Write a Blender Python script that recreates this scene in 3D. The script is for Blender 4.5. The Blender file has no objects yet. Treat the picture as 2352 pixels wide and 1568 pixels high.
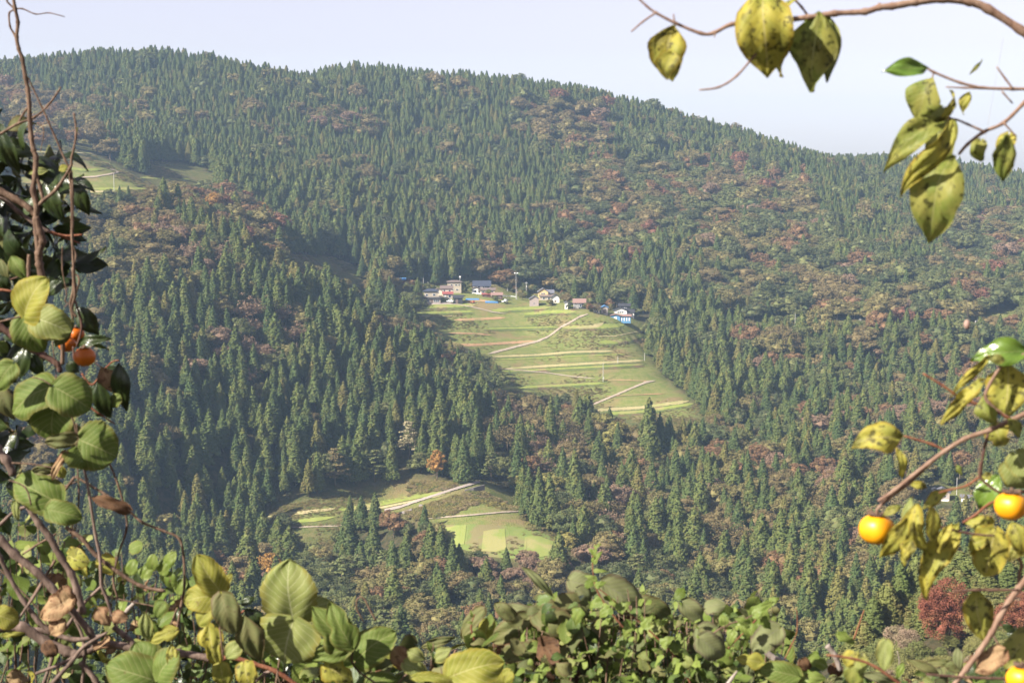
import bpy, bmesh, math, random
import numpy as np
from mathutils import Vector, Matrix

# ------------------------------------------------------------------ camera, world, sun, exposure
S = bpy.context.scene
COL = S.collection
PITCH = math.radians(-6.0)
HW = 2.0 * math.tan(math.radians(18.0))          # picture width at distance 1
cd = bpy.data.cameras.new('camera'); cam = bpy.data.objects.new('camera', cd); COL.objects.link(cam)
cd.sensor_width = 36.0; cd.lens = 36.0 / HW
cd.clip_start = 0.05; cd.clip_end = 12000
cam.location = (0, 0, 0); cam.rotation_euler = (math.radians(90) + PITCH, 0, 0)
cd.dof.use_dof = True; cd.dof.focus_distance = 30.0; cd.dof.aperture_fstop = 10.0
S.camera = cam
SUN_EL, SUN_AZ = math.radians(36), math.radians(60)     # azimuth measured from behind the camera towards the left
sv = Vector((-math.sin(SUN_AZ) * math.cos(SUN_EL), -math.cos(SUN_AZ) * math.cos(SUN_EL), math.sin(SUN_EL)))
W = bpy.data.worlds.new('World'); S.world = W; W.use_nodes = True
wn = W.node_tree.nodes; wl = W.node_tree.links
bg = wn['Background']; sky = wn.new('ShaderNodeTexSky'); sky.sky_type = 'NISHITA'; sky.sun_disc = False
sky.sun_elevation = SUN_EL; sky.sun_rotation = math.atan2(sv.x, sv.y)
sky.air_density = 1.0; sky.dust_density = 0.8; sky.ozone_density = 1.0; sky.altitude = 0
hs = wn.new('ShaderNodeHueSaturation'); hs.inputs['Saturation'].default_value = .45; hs.inputs['Hue'].default_value = .535; wl.new(sky.outputs[0], hs.inputs['Color']); tn = wn.new('ShaderNodeMix'); tn.data_type = 'RGBA'; tn.blend_type = 'MULTIPLY'; tn.inputs[0].default_value = 1; tn.inputs[7].default_value = (1.02, .925, .99, 1); wl.new(hs.outputs[0], tn.inputs[6]); wl.new(tn.outputs[2], bg.inputs[0]); bg.inputs[1].default_value = 0.066
sl = bpy.data.lights.new('sun', 'SUN'); sl.energy = 5.0; sl.angle = math.radians(0.5); sl.color = (1.0, 0.93, 0.82)
so = bpy.data.objects.new('sun', sl); COL.objects.link(so); so.rotation_euler = sv.to_track_quat('Z', 'Y').to_euler()
S.view_settings.view_transform = 'Standard'; S.view_settings.look = 'None'
S.view_settings.exposure = 1.45; S.view_settings.gamma = 1.0; S.view_settings.use_curve_mapping = False
S.cycles.volume_bounces = 1; S.cycles.max_bounces = 6; S.cycles.transparent_max_bounces = 8

HAZE = 0.000142
rnd = random.Random(7)
R = np.random.default_rng(11)

# ------------------------------------------------------------------ pixels <-> places (pixels of the 2352 x 1568 view)
K = HW / 2352.0
cp, sp = math.cos(PITCH), math.sin(PITCH)
def ray(u, v):
    a = (np.asarray(u, float) - 1176) * K; b = (784 - np.asarray(v, float)) * K
    return a, cp - sp * b, sp + cp * b            # x, y, z of direction (forward=(0,cp,sp), up=(0,-sp,cp))
def P(u, v, D):
    x, y, z = ray(u, v); return Vector((float(x) * D / float(y), D, float(z) * D / float(y)))
def proj(x, y, z):
    f = y * cp + z * sp; up = -y * sp + z * cp
    return 1176 + x / f / K, 784 - up / f / K
def Z2(a, b): return 746.5 + a * .3906, 516.8 + b * .3906
def Z3(a, b): return 918.7 + a * .2441, 608.7 + b * .2441
def Z5(a, b): return 516.8 + a * .3662, 1062.3 + b * .3662
def Z1(a, b): return a * .3418, b * .3418

def inpoly(u, v, poly):
    u = np.asarray(u, float); v = np.asarray(v, float); r = np.zeros(u.shape, bool); n = len(poly)
    for i in range(n):
        x0, y0 = poly[i]; x1, y1 = poly[(i + 1) % n]
        if y0 == y1: continue
        c = ((y0 > v) != (y1 > v)) & (u < (x1 - x0) * (v - y0) / (y1 - y0) + x0); r ^= c
    return r

# open ground of the picture: terraces, fields, roads
OPEN = [
 [(940,702),(955,668),(1000,660),(1040,652),(1085,648),(1130,645),(1160,672),(1215,672),(1240,662),(1285,672),(1300,685),(1345,692),(1380,702),(1400,712),(1440,702),(1470,738),(1495,748),(1478,800),(1530,870),(1590,915),(1615,955),(1560,972),(1440,965),(1370,940),(1340,925),(1140,893),(1160,872),(1130,838),(1075,800),(1015,792),(1005,765),(965,742)],
 [(0,345),(230,352),(262,372),(330,405),(345,425),(325,450),(200,452),(0,460)],
 [(610,1178),(650,1160),(760,1138),(880,1112),(1000,1105),(1060,1112),(1108,1098),(1135,1115),(1190,1150),(1215,1190),(1320,1252),(1225,1280),(1100,1268),(1030,1240),(1005,1200),(925,1185),(880,1182),(800,1172),(780,1206),(690,1212)],
 [(1690,747),(2210,750),(2210,762),(1690,766)],
 [(2130,1120),(2240,1120),(2240,1158),(2130,1158)],
 [(2245,720),(2352,715),(2352,752),(2250,745)],
]
# thinly wooded rough ground
ROUGH = [
 [(335,372),(420,372),(500,400),(500,440),(335,445)],
 [(640,585),(760,590),(840,625),(845,700),(760,640),(660,610)],
 [(1380,960),(1600,960),(1680,985),(1600,1010),(1440,1000)],
 [(1660,735),(2250,735),(2250,780),(1660,775)],
 [(640,1195),(780,1200),(760,1290),(690,1280)],
 [(0,290),(200,320),(250,352),(0,348)],
]
rows = [200,300,370,430,500,570,640,700,760,830,900,960,1030,1100,1170,1240,1310,1400,1480,1568]
cols = [0,300,600,900,1200,1500,1800,2100,2352]
DT = [
 [1150,1200,1220,1300,1370,0,0,0,0],
 [950,1060,1130,1200,1270,1330,0,0,0],
 [850,900,1050,1130,1190,1230,1300,0,0],
 [800,830,980,1070,1120,1150,1200,1300,1350],
 [740,740,860,1000,1060,1080,1120,1150,1200],
 [700,700,760,950,1000,1020,1050,1060,1100],
 [670,670,710,890,950,970,990,990,1000],
 [650,650,690,830,900,905,930,930,940],
 [630,630,670,740,870,872,890,880,880],
 [610,610,650,690,820,830,820,820,810],
 [590,595,630,665,760,790,770,750,740],
 [575,580,615,645,690,750,720,700,690],
 [560,570,605,630,640,680,670,650,640],
 [540,555,595,615,610,630,620,600,590],
 [520,540,580,590,580,590,575,560,550],
 [495,515,550,550,545,545,530,520,510],
 [470,485,500,500,495,495,480,0,0],
 [430,440,450,450,440,440,430,0,0],
 [400,410,410,410,400,400,390,0,0],
 [370,370,370,370,360,360,0,0,0]]
RIDGE = [(-250,150,1300),(0,125,1300),(150,118,1300),(380,110,1300),(520,128,1300),(620,148,1310),(690,166,1340),(745,138,1350),(850,134,1350),(1000,160,1370),(1200,178,1400),(1330,190,1410),(1450,215,1420),(1600,257,1430),(1750,303,1440),(1850,345,1450),(2000,353,1470),(2150,360,1490),(2352,395,1500),(2600,430,1500)]
CP = []
def canopy(u, v):
    if any(inpoly(u, v, p) for p in OPEN): return 0.3
    if any(inpoly(u, v, p) for p in ROUGH): return 3.0
    return 12.0
for i, v in enumerate(rows):
    for j, u in enumerate(cols):
        if DT[i][j]:
            p = P(u, v, DT[i][j]); CP.append((p.x, p.y, p.z - canopy(u, v)))
            if j == 0: q = P(-330, v, DT[i][j]); CP.append((q.x, q.y, p.z - 12))
            if j == 8: q = P(2650, v, DT[i][j]); CP.append((q.x, q.y, p.z - 12 - (30 if v>1100 else 0)))
for u, v, D in [(1050,700,890),(1150,690,900),(1300,700,893),(1420,735,880),(1000,740,860),(1100,790,835),(1300,780,850),(1450,800,842),(1200,850,812),(1420,870,800),(1200,890,785),(1350,940,770),(1580,930,765),(1500,965,750),
                (1000,1110,612),(1100,1105,610),(900,1140,597),(700,1180,588),(1050,1215,555),(1200,1230,548),(1300,1250,540),(1150,1160,585),(1150,1260,540),(120,350,865),(120,400,835),(120,445,800),(300,410,830)]:
    p = P(u, v, D); CP.append((p.x, p.y, p.z))
for u, v, D in RIDGE:
    p = P(u, v, D); CP.append((p.x, p.y, p.z - 17))
    CP.append((p.x * 1.25, p.y + 300, p.z - 110)); CP.append((p.x * 1.8, p.y + 1100, p.z - 260))
# right hand near hillside
for u, v, D in [(2352,1240,265),(2250,1290,260),(2150,1330,255),(2050,1420,245),(1960,1500,235),(1900,1568,225),(2352,1400,220),(2200,1450,215),(2100,1540,205),(2352,1540,180),(2650,1250,250),(2650,1500,170)]:
    p = P(u, v, D); CP.append((p.x, p.y, p.z - 6))
for x, y, z in [(-120,150,-62),(0,150,-60),(20,150,-62),(-150,260,-104),(0,260,-100),(-200,330,-122),(0,330,-126),(-40,60,-26),(40,60,-25),(0,60,-25.5),(0,20,-8.4),(0,5,-2),(0,0,-1.7),(0,-200,45),(-400,-100,30),(400,-100,30),(-400,100,-40),(400,100,-30),(120,330,-122)]:
    CP.append((x, y, z))
for x, y, z in [(-1600,0,60),(1600,0,60),(-1700,1200,120),(1900,1300,80),(-2500,2900,-60),(2500,2900,-60),(0,2900,-120),(-2200,-400,80),(2200,-400,80),(0,-700,120)]:
    CP.append((x, y, z))
CP = np.array(CP)
def phi(r2): return np.where(r2 > 0, .5 * r2 * np.log(r2 + 1e-12), 0)
SC = 500.0
cx, cy, cz = CP[:, 0] / SC, CP[:, 1] / SC, CP[:, 2]
n = len(CP); A = phi((cx[:, None] - cx) ** 2 + (cy[:, None] - cy) ** 2) + np.eye(n) * 0.0004
Pm = np.stack([np.ones(n), cx, cy], 1)
Mx = np.block([[A, Pm], [Pm.T, np.zeros((3, 3))]])
sol = np.linalg.solve(Mx, np.concatenate([cz, np.zeros(3)]))
def noise2(x, y, seed):                      # smooth sine noise
    r = np.random.default_rng(seed); o = 0
    for k in range(7):
        a = r.uniform(0, 6.28); f = r.uniform(.6, 1.7); o = o + np.sin(f * (x * math.cos(a) + y * math.sin(a)) + r.uniform(0, 6.28) + .7 * np.sin(f * .6 * (y * math.cos(a) - x * math.sin(a))))
    return o / 3.5
def ax(parts):
    o = []
    for a, b, s in parts: o += list(np.arange(a, b, s))
    return np.array(o + [parts[-1][1]], float)
XS = ax([(-3600,-900,150),(-900,-560,20),(-560,-40,6),(-40,-10,3),(-10,10,1),(10,40,3),(40,160,4),(160,620,6),(620,900,20),(900,3600,150)])
YS = ax([(-900,-20,80),(-20,20,1),(20,60,4),(60,360,10),(360,720,5),(720,900,2.5),(900,960,5),(960,1600,10),(1600,3600,100)])
GX, GY = np.meshgrid(XS, YS)
fx, fy = GX.ravel(), GY.ravel(); gz = np.zeros(fx.size)
for i in range(0, fx.size, 20000):
    X, Y = fx[i:i+20000] / SC, fy[i:i+20000] / SC
    gz[i:i+20000] = phi((X[:, None] - cx) ** 2 + (Y[:, None] - cy) ** 2) @ sol[:n] + sol[n] + sol[n+1] * X + sol[n+2] * Y
GZ = gz.reshape(GX.shape)
amp = np.clip((GY - 150) / 300, 0, 1)
GU, GV = proj(GX, np.maximum(GY, 5), GZ); op = np.zeros(GX.shape, bool)
for p in OPEN: op |= inpoly(GU, GV, p)
k = op.astype(float)
for _ in range(3):
    k[1:-1, 1:-1] = (k[1:-1, 1:-1] + k[:-2, 1:-1] + k[2:, 1:-1] + k[1:-1, :-2] + k[1:-1, 2:]) / 5
OPM = k
GZ = GZ + amp * ((1 - .93 * k) * (3.0 * noise2(GX / 38, GY / 38, 3) + 1.2 * noise2(GX / 14, GY / 14, 4)) + k * .25 * noise2(GX / 6, GY / 6, 5))
near = -1.75 - np.clip(GY - 4, 0, 1e9) * .37 + 1.3 * np.clip(-GY - 1, 0, 40) * .12 + .12 * noise2(GX / 2, GY / 2, 6)
w = np.clip((GY - 45) / 60, 0, 1); w = w * w * (3 - 2 * w); w = np.maximum(w, np.clip((np.abs(GX) - 60) / 120, 0, 1)); w = np.maximum(w, np.clip((-GY - 20) / 60, 0, 1))
GZ = near * (1 - w) + GZ * w
tm = (inpoly(GU, GV, OPEN[0]) | inpoly(GU, GV, OPEN[1])).astype(float)
for _ in range(4): tm[1:-1, 1:-1] = (tm[1:-1, 1:-1] + tm[:-2, 1:-1] + tm[2:, 1:-1] + tm[1:-1, :-2] + tm[1:-1, 2:]) / 5
tm *= np.clip((GV - 690) / 20, 0, 1) * (GU > 700) + (GU < 700)
GZ = GZ - tm * .62 * np.sin(2 * np.pi * (GZ + .8 * noise2(GX / 40, GY / 60, 9)) / 4.4)
# never let the ground in front of the valley rise into the view
cap = -.345 * GY - 1.0
m = (GY > 8) & (GY < 200) & (GX < .08 * GY) & (GX > -.5 * GY)
GZ = np.where(m, np.minimum(GZ, cap), GZ)
def H(x, y):
    x = np.asarray(x, float); y = np.asarray(y, float)
    i = np.clip(np.searchsorted(XS, x) - 1, 0, len(XS) - 2); j = np.clip(np.searchsorted(YS, y) - 1, 0, len(YS) - 2)
    a = np.clip((x - XS[i]) / (XS[i+1] - XS[i]), 0, 1); b = np.clip((y - YS[j]) / (YS[j+1] - YS[j]), 0, 1)
    return (GZ[j, i] * (1 - a) + GZ[j, i+1] * a) * (1 - b) + (GZ[j+1, i] * (1 - a) + GZ[j+1, i+1] * a) * b
def cast(u, v, y0=300, y1=1700, h=0.0):
    """places on the ground under the pixels (first hit going away from the camera)"""
    u = np.atleast_1d(np.asarray(u, float)); v = np.atleast_1d(np.asarray(v, float)); x, y, z = ray(u, v); x = x / y; z = z / y
    ds = np.arange(y0, y1, 3.0); res = np.full(u.shape, y1 - 1.0); done = np.zeros(u.shape, bool)
    for d in ds:
        hit = (~done) & (z * d < H(x * d, np.full(u.shape, d)) + h)
        res[hit] = d; done |= hit
    lo = res - 3.0; hi = res.copy()
    for _ in range(9):
        mid = (lo + hi) / 2; below = z * mid < H(x * mid, mid) + h
        hi = np.where(below, mid, hi); lo = np.where(below, lo, mid)
    return x * hi, hi, H(x * hi, hi)
def C1(u, v, **k):
    x, y, z = cast(u, v, **k); return Vector((x[0], y[0], z[0]))

# ------------------------------------------------------------------ helpers
def setp(o, label=None, cat=None, group=None, kind=None):
    if label: o['label'] = label
    if cat: o['category'] = cat
    if group: o['group'] = group
    if kind: o['kind'] = kind
    return o
def empty(name, loc, rz=0, label=None, cat=None, group=None):
    o = bpy.data.objects.new(name, None); COL.objects.link(o); o.location = loc; o.rotation_euler = (0, 0, rz); o.empty_display_size = .5
    return setp(o, label, cat, group)
def mkmesh(name, V, F, mats=(), smooth=False, midx=None, uv=None):
    me = bpy.data.meshes.new(name); me.from_pydata([tuple(map(float, p)) for p in V], [], [tuple(map(int, f)) for f in F])
    for m_ in mats: me.materials.append(m_)
    if midx is not None: me.polygons.foreach_set('material_index', np.asarray(midx, np.int32))
    if smooth: me.polygons.foreach_set('use_smooth', np.ones(len(F), bool))
    if uv is not None:
        l = me.uv_layers.new(name='uv'); vi = np.zeros(len(me.loops), np.int32); me.loops.foreach_get('vertex_index', vi)
        l.data.foreach_set('uv', np.asarray(uv, np.float32)[vi].ravel())
    me.update(); return me
def quadmesh(name, Q, mats, extra=None, midx=0):
    """Q: (n,4,3) loose quads; extra: (V,F,mi) joined on"""
    n_ = len(Q); V = Q.reshape(-1, 3); F = np.arange(n_ * 4).reshape(n_, 4); V = [tuple(p) for p in V]; F = [tuple(f) for f in F]; mi = [midx] * n_
    for ev, ef, em in (extra or []):
        o = len(V); V += [tuple(p) for p in ev]; F += [tuple(int(i) + o for i in f) for f in ef]; mi += [em] * len(ef)
    return mkmesh(name, V, F, mats, midx=mi)
def link(name, me, parent=None, **k):
    o = bpy.data.objects.new(name, me); COL.objects.link(o)
    if parent: o.parent = parent
    return setp(o, **k)
class MB:
    def __init__(s): s.V = []; s.F = []
    def box(s, x0, x1, y0, y1, z0, z1):
        o = len(s.V); s.V += [(x, y, z) for z in (z0, z1) for y in (y0, y1) for x in (x0, x1)]
        s.F += [tuple(i + o for i in f) for f in ((0,2,3,1),(4,5,7,6),(0,1,5,4),(2,6,7,3),(0,4,6,2),(1,3,7,5))]; return s
    def poly(s, V, F):
        o = len(s.V); s.V += [tuple(p) for p in V]; s.F += [tuple(i + o for i in f) for f in F]; return s
    def tube(s, pts, rad, n=8, cap=True):
        pts = [Vector(p) for p in pts]; o = len(s.V); N = len(pts)
        if not hasattr(rad, '__len__'): rad = [rad] * N
        t0 = (pts[1] - pts[0]).normalized(); nrm = t0.orthogonal().normalized()
        for i, p in enumerate(pts):
            t = (pts[min(i + 1, N - 1)] - pts[max(i - 1, 0)]).normalized()
            nrm = (nrm - t * nrm.dot(t)); nrm = nrm.normalized() if nrm.length > 1e-6 else t.orthogonal().normalized(); b = t.cross(nrm)
            for k_ in range(n):
                a = 2 * math.pi * k_ / n; s.V.append(tuple(p + (nrm * math.cos(a) + b * math.sin(a)) * rad[i]))
        for i in range(N - 1):
            for k_ in range(n):
                a = o + i * n + k_; b_ = o + i * n + (k_ + 1) % n; s.F.append((a, b_, b_ + n, a + n))
        if cap: s.F.append(tuple(o + k_ for k_ in reversed(range(n)))); s.F.append(tuple(o + (N - 1) * n + k_ for k_ in range(n)))
        return s
    def mesh(s, name, m_, smooth=False): return mkmesh(name, s.V, s.F, [m_], smooth)
    def obj(s, name, m_, parent=None, smooth=False, **k): return link(name, s.mesh(name, m_, smooth), parent, **k)

# ------------------------------------------------------------------ materials
def lin(c): return tuple(((x / 255.) / 12.92 if x / 255. <= .04045 else ((x / 255. + .055) / 1.055) ** 2.4) for x in c)
class N:
    def __init__(s, name):
        s.m = bpy.data.materials.new(name); s.m.use_nodes = True; s.t = s.m.node_tree; s.t.nodes.clear()
        s.out = s.t.nodes.new('ShaderNodeOutputMaterial')
    def n(s, ty, ins=None, **at):
        o = s.t.nodes.new(ty)
        for k_, v_ in at.items(): setattr(o, k_, v_)
        for k_, v_ in (ins or {}).items():
            sock = o.inputs[k_]
            if isinstance(v_, bpy.types.NodeSocket): s.t.links.new(v_, sock)
            elif isinstance(v_, (tuple, list)) and len(v_) == 3 and sock.type == 'RGBA': sock.default_value = (*v_, 1)
            else: sock.default_value = v_
        return o
    def math(s, op, a, b=0.0, c=None, clamp=False):
        ins = {0: a, 1: b}
        if c is not None: ins[2] = c
        return s.n('ShaderNodeMath', ins, operation=op, use_clamp=clamp).outputs[0]
    def mix(s, f, a, b): 
        o = s.n('ShaderNodeMix', None, data_type='RGBA')
        for sk, v_ in ((o.inputs[0], f), (o.inputs[6], a), (o.inputs[7], b)):
            if isinstance(v_, bpy.types.NodeSocket): s.t.links.new(v_, sk)
            elif isinstance(v_, (int, float)): sk.default_value = v_
            else: sk.default_value = (*v_, 1)
        return o.outputs[2]
    def noise(s, scale, detail=3, vec=None, rough=.55):
        i = {'Scale': scale, 'Detail': detail, 'Roughness': rough}
        if vec is not None: i['Vector'] = vec
        return s.n('ShaderNodeTexNoise', i).outputs[0]
    def ss(s, x, a, b): 
        return s.n('ShaderNodeMapRange', {0: x, 1: a, 2: b, 3: 0.0, 4: 1.0}, interpolation_type='SMOOTHSTEP').outputs[0]
    def obj(s): return s.n('ShaderNodeTexCoord').outputs['Object']
    def pos(s): return s.n('ShaderNodeNewGeometry').outputs['Position']
    def end(s, col, rough=.8, spec=.25, trans=0.0, tcol=None, bump=None, bstr=.3, bdist=.05, metal=0.0):
        i = {'Base Color': col, 'Roughness': rough, 'Specular IOR Level': spec, 'Metallic': metal}
        if bump is not None: i['Normal'] = s.n('ShaderNodeBump', {'Height': bump, 'Strength': bstr, 'Distance': bdist}).outputs[0]
        b = s.n('ShaderNodeBsdfPrincipled', i).outputs[0]
        if trans:
            t = s.n('ShaderNodeBsdfTranslucent', {'Color': tcol if tcol is not None else col}).outputs[0]
            b = s.n('ShaderNodeMixShader', {0: trans, 1: b, 2: t}).outputs[0]
        s.t.links.new(b, s.out.inputs[0]); return s.m
def foliage_mat(name, c1, c2, c3, trans=.18):
    g = N(name); ri = g.n('ShaderNodeObjectInfo').outputs['Random']; isl = g.n('ShaderNodeNewGeometry').outputs['Random Per Island']
    c = g.mix(ri, c1, c2)
    c = g.mix(g.math('MULTIPLY', g.ss(g.noise(.35, 2, g.pos()), .45, .7), .75), c, c3)
    hs = g.n('ShaderNodeHueSaturation', {'Hue': .5, 'Saturation': 1.0, 'Value': g.math('MULTIPLY_ADD', isl, .26, .83), 'Fac': 1.0, 'Color': c}).outputs[0]
    return g.end(hs, .75, .12, trans)
def plain(name, c, rough=.7, var=.15, scale=2.0, spec=.3):
    g = N(name); f = g.noise(scale, 4, g.obj()); hs = g.n('ShaderNodeHueSaturation', {'Hue': .5, 'Saturation': 1.0, 'Value': g.math('MULTIPLY_ADD', f, var * 2, 1 - var), 'Fac': 1.0, 'Color': c}).outputs[0]
    return g.end(hs, rough, spec)
CED = [foliage_mat('cedar_foliage', (0.090,0.119,0.032), (0.119,0.146,0.039), (0.156,0.152,0.043)),
       foliage_mat('cedar_foliage_dark', (0.068,0.103,0.032), (0.095,0.125,0.036), (0.122,0.133,0.041)),
       foliage_mat('cedar_foliage_olive', (0.136,0.136,0.036), (0.162,0.152,0.043), (0.176,0.136,0.049))]
BRD = {
 'green': foliage_mat('leaves_green', (.110,.132,.046), (.145,.155,.054), (.165,.155,.060)),
 'dark': foliage_mat('leaves_dark_green', (.075,.096,.038), (.100,.115,.044), (.130,.122,.052)),
 'olive': foliage_mat('leaves_olive', (.175,.160,.058), (.210,.180,.068), (.190,.140,.058)),
 'brown': foliage_mat('leaves_brown', (.165,.128,.056), (.200,.150,.066), (.140,.125,.050)),
 'rust': foliage_mat('leaves_rust', (.205,.118,.058), (.190,.105,.055), (.190,.140,.058)),
 'red': foliage_mat('leaves_red', (.205,.092,.056), (.190,.085,.054), (.180,.120,.056)),
 'nearred': foliage_mat('leaves_maple_red', (.215,.085,.050), (.225,.080,.050), (.235,.125,.055)),
 'pink': foliage_mat('leaves_faded_pink', (.230,.150,.100), (.260,.170,.110), (.190,.150,.080)),
 'orange': foliage_mat('leaves_orange', (.390,.220,.055), (.340,.175,.050), (.250,.170,.055)),
 'yellow': foliage_mat('leaves_yellow_green', (0.210,0.198,0.057), (0.246,0.204,0.059), (0.168,0.162,0.055)),
 'pale': foliage_mat('leaves_pale', (0.336,0.288,0.160), (0.288,0.240,0.137), (0.168,0.156,0.080)),
}
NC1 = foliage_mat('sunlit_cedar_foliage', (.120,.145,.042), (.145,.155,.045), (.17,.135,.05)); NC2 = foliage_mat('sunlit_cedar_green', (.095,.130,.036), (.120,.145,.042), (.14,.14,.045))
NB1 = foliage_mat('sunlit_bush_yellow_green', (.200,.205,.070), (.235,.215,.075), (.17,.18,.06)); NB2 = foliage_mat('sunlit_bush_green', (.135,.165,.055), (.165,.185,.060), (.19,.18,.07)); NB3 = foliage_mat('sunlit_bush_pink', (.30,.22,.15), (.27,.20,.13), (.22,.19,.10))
TAN = foliage_mat('dry_tall_grass', (.24,.19,.09), (.28,.21,.11), (.20,.18,.07))
g = N('tree_bark'); BARK = g.end(g.mix(g.noise(1.5, 4, g.obj()), (.09,.065,.045), (.22,.17,.13)), .9, .1)
# ground: forest floor under the trees, rough grass on open ground
g = N('ground_soil_and_grass'); p_ = g.pos()
at = g.n('ShaderNodeAttribute', None, attribute_name='open').outputs['Fac']
n1 = g.noise(.045, 4, p_); n2 = g.noise(.35, 5, p_, .65); n3 = g.noise(1.6, 3, p_)
gr = g.mix(g.ss(n2, .35, .65), (.125,.155,.038), (.185,.180,.062)); gr = g.mix(g.math('MULTIPLY', g.ss(n1, .5, .68), .8), gr, (.210,.145,.075))
gr = g.mix(g.math('MULTIPLY', g.ss(n3, .5, .75), .5), gr, (.095,.120,.034))
fl = g.mix(g.ss(n2, .35, .65), (.030,.034,.016), (.075,.060,.032))
GROUND = g.end(g.mix(at, fl, gr), .95, .05, bump=n3, bstr=.8, bdist=.6)
def fieldmat(name, a, b, c=None):
    g = N(name); p_ = g.pos(); f = g.noise(.25, 4, p_, .6); cc = g.mix(g.ss(f, .38, .62), a, b)
    if c: cc = g.mix(g.math('MULTIPLY', g.ss(g.noise(.09, 3, p_), .5, .62), .9), cc, c)
    return g.end(cc, .9, .08, bump=g.noise(2.2, 3, p_), bstr=.5, bdist=.3)
F_GREEN = fieldmat('mown_grass_green', (.180,.215,.048), (.215,.235,.060), (.25,.22,.09))
F_TAN = fieldmat('stubble_field', (.285,.25,.12), (.31,.265,.13), (.23,.225,.08))
F_BROWN = fieldmat('bare_earth', (.30,.185,.095), (.34,.22,.12), (.22,.19,.08))
F_RICE = fieldmat('rice_field', (.180,.215,.055), (.200,.225,.062), (.25,.23,.09))
F_RICET = fieldmat('rice_stubble', (.24,.21,.10), (.20,.195,.07))
F_BG = fieldmat('grassy_field_bank', (.135,.175,.045), (.165,.190,.055), (.18,.15,.07))
F_PATH = fieldmat('gravel_path', (.325,.27,.20), (.275,.225,.165))
F_ROAD = fieldmat('concrete_road', (.28,.235,.20), (.33,.28,.235))
F_BANK = fieldmat('rough_bank_grass', (.085,.110,.032), (.115,.125,.045), (.13,.09,.05))
F_PALE = fieldmat('dry_grass_field', (.30,.27,.13), (.34,.28,.15), (.22,.23,.08))

# ------------------------------------------------------------------ ground
V = np.stack([GX, GY, GZ], -1).reshape(-1, 3); nx, ny = len(XS), len(YS)
idx = np.arange(nx * ny).reshape(ny, nx); F = np.stack([idx[:-1, :-1], idx[:-1, 1:], idx[1:, 1:], idx[1:, :-1]], -1).reshape(-1, 4)
me = mkmesh('ground', V, F, [GROUND], True)
rough_m = np.zeros(GX.shape, bool)
for p in ROUGH: rough_m |= inpoly(GU, GV, p)
av = np.maximum(OPM, rough_m * .45).ravel() * np.clip((fy - 100) / 50, 0, 1)
atr = me.attributes.new('open', 'FLOAT', 'POINT'); atr.data.foreach_set('value', av.astype(np.float32))
link('ground', me, kind='structure')

def resample(pts, step):
    o = []
    for (a, b), (c, d) in zip(pts[:-1], pts[1:]):
        k_ = max(1, int(math.hypot(c - a, d - b) / step))
        o += [(a + (c - a) * i / k_, b + (d - b) * i / k_) for i in range(k_)]
    return o + [pts[-1]]
def strip(name, pts, w, mat_, conv, lift=.2, taper=True):
    ps = resample([conv(*p) for p in pts], 3.0); n_ = len(ps); m_ = 4; us = []; vs = []
    rr = random.Random(len(pts) * 31 + int(pts[0][0])); hw = w * .5 * (conv(0, 1)[1] - conv(0, 0)[1])
    for i, (u, v) in enumerate(ps):
        e = min(i, n_ - 1 - i) / 5.0; f = (min(1, .25 + .75 * e) if taper else 1) * rr.uniform(.78, 1.22)
        for j in range(m_): us.append(u); vs.append(v + hw * f * (1 - 2 * j / (m_ - 1)))
    x, y, z = cast(us, vs); V = np.stack([x, y, z + lift], -1)
    F = [(i * m_ + j, (i + 1) * m_ + j, (i + 1) * m_ + j + 1, i * m_ + j + 1) for i in range(n_ - 1) for j in range(m_ - 1)]
    return link(name, mkmesh(name, V, F, [mat_], True), kind='structure')
def patch(name, pts, mat_, conv, lift=.2):
    ps = [conv(*p) for p in pts]; us = [p[0] for p in ps]; vs = [p[1] for p in ps]
    bm = bmesh.new(); bm.faces.new([bm.verts.new((p[0], -p[1], 0)) for p in ps])
    st = 3.5
    for k_ in np.arange(min(us), max(us), st): bmesh.ops.bisect_plane(bm, geom=bm.verts[:] + bm.edges[:] + bm.faces[:], plane_co=(k_, 0, 0), plane_no=(1, 0, 0))
    for k_ in np.arange(min(vs), max(vs), st): bmesh.ops.bisect_plane(bm, geom=bm.verts[:] + bm.edges[:] + bm.faces[:], plane_co=(0, -k_, 0), plane_no=(0, 1, 0))
    x, y, z = cast([a.co.x for a in bm.verts], [-a.co.y for a in bm.verts])
    for i, a in enumerate(bm.verts): a.co = (x[i], y[i], z[i] + lift)
    me = bpy.data.meshes.new(name); bm.to_mesh(me); bm.free(); me.materials.append(mat_)
    return link(name, me, kind='structure')
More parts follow.
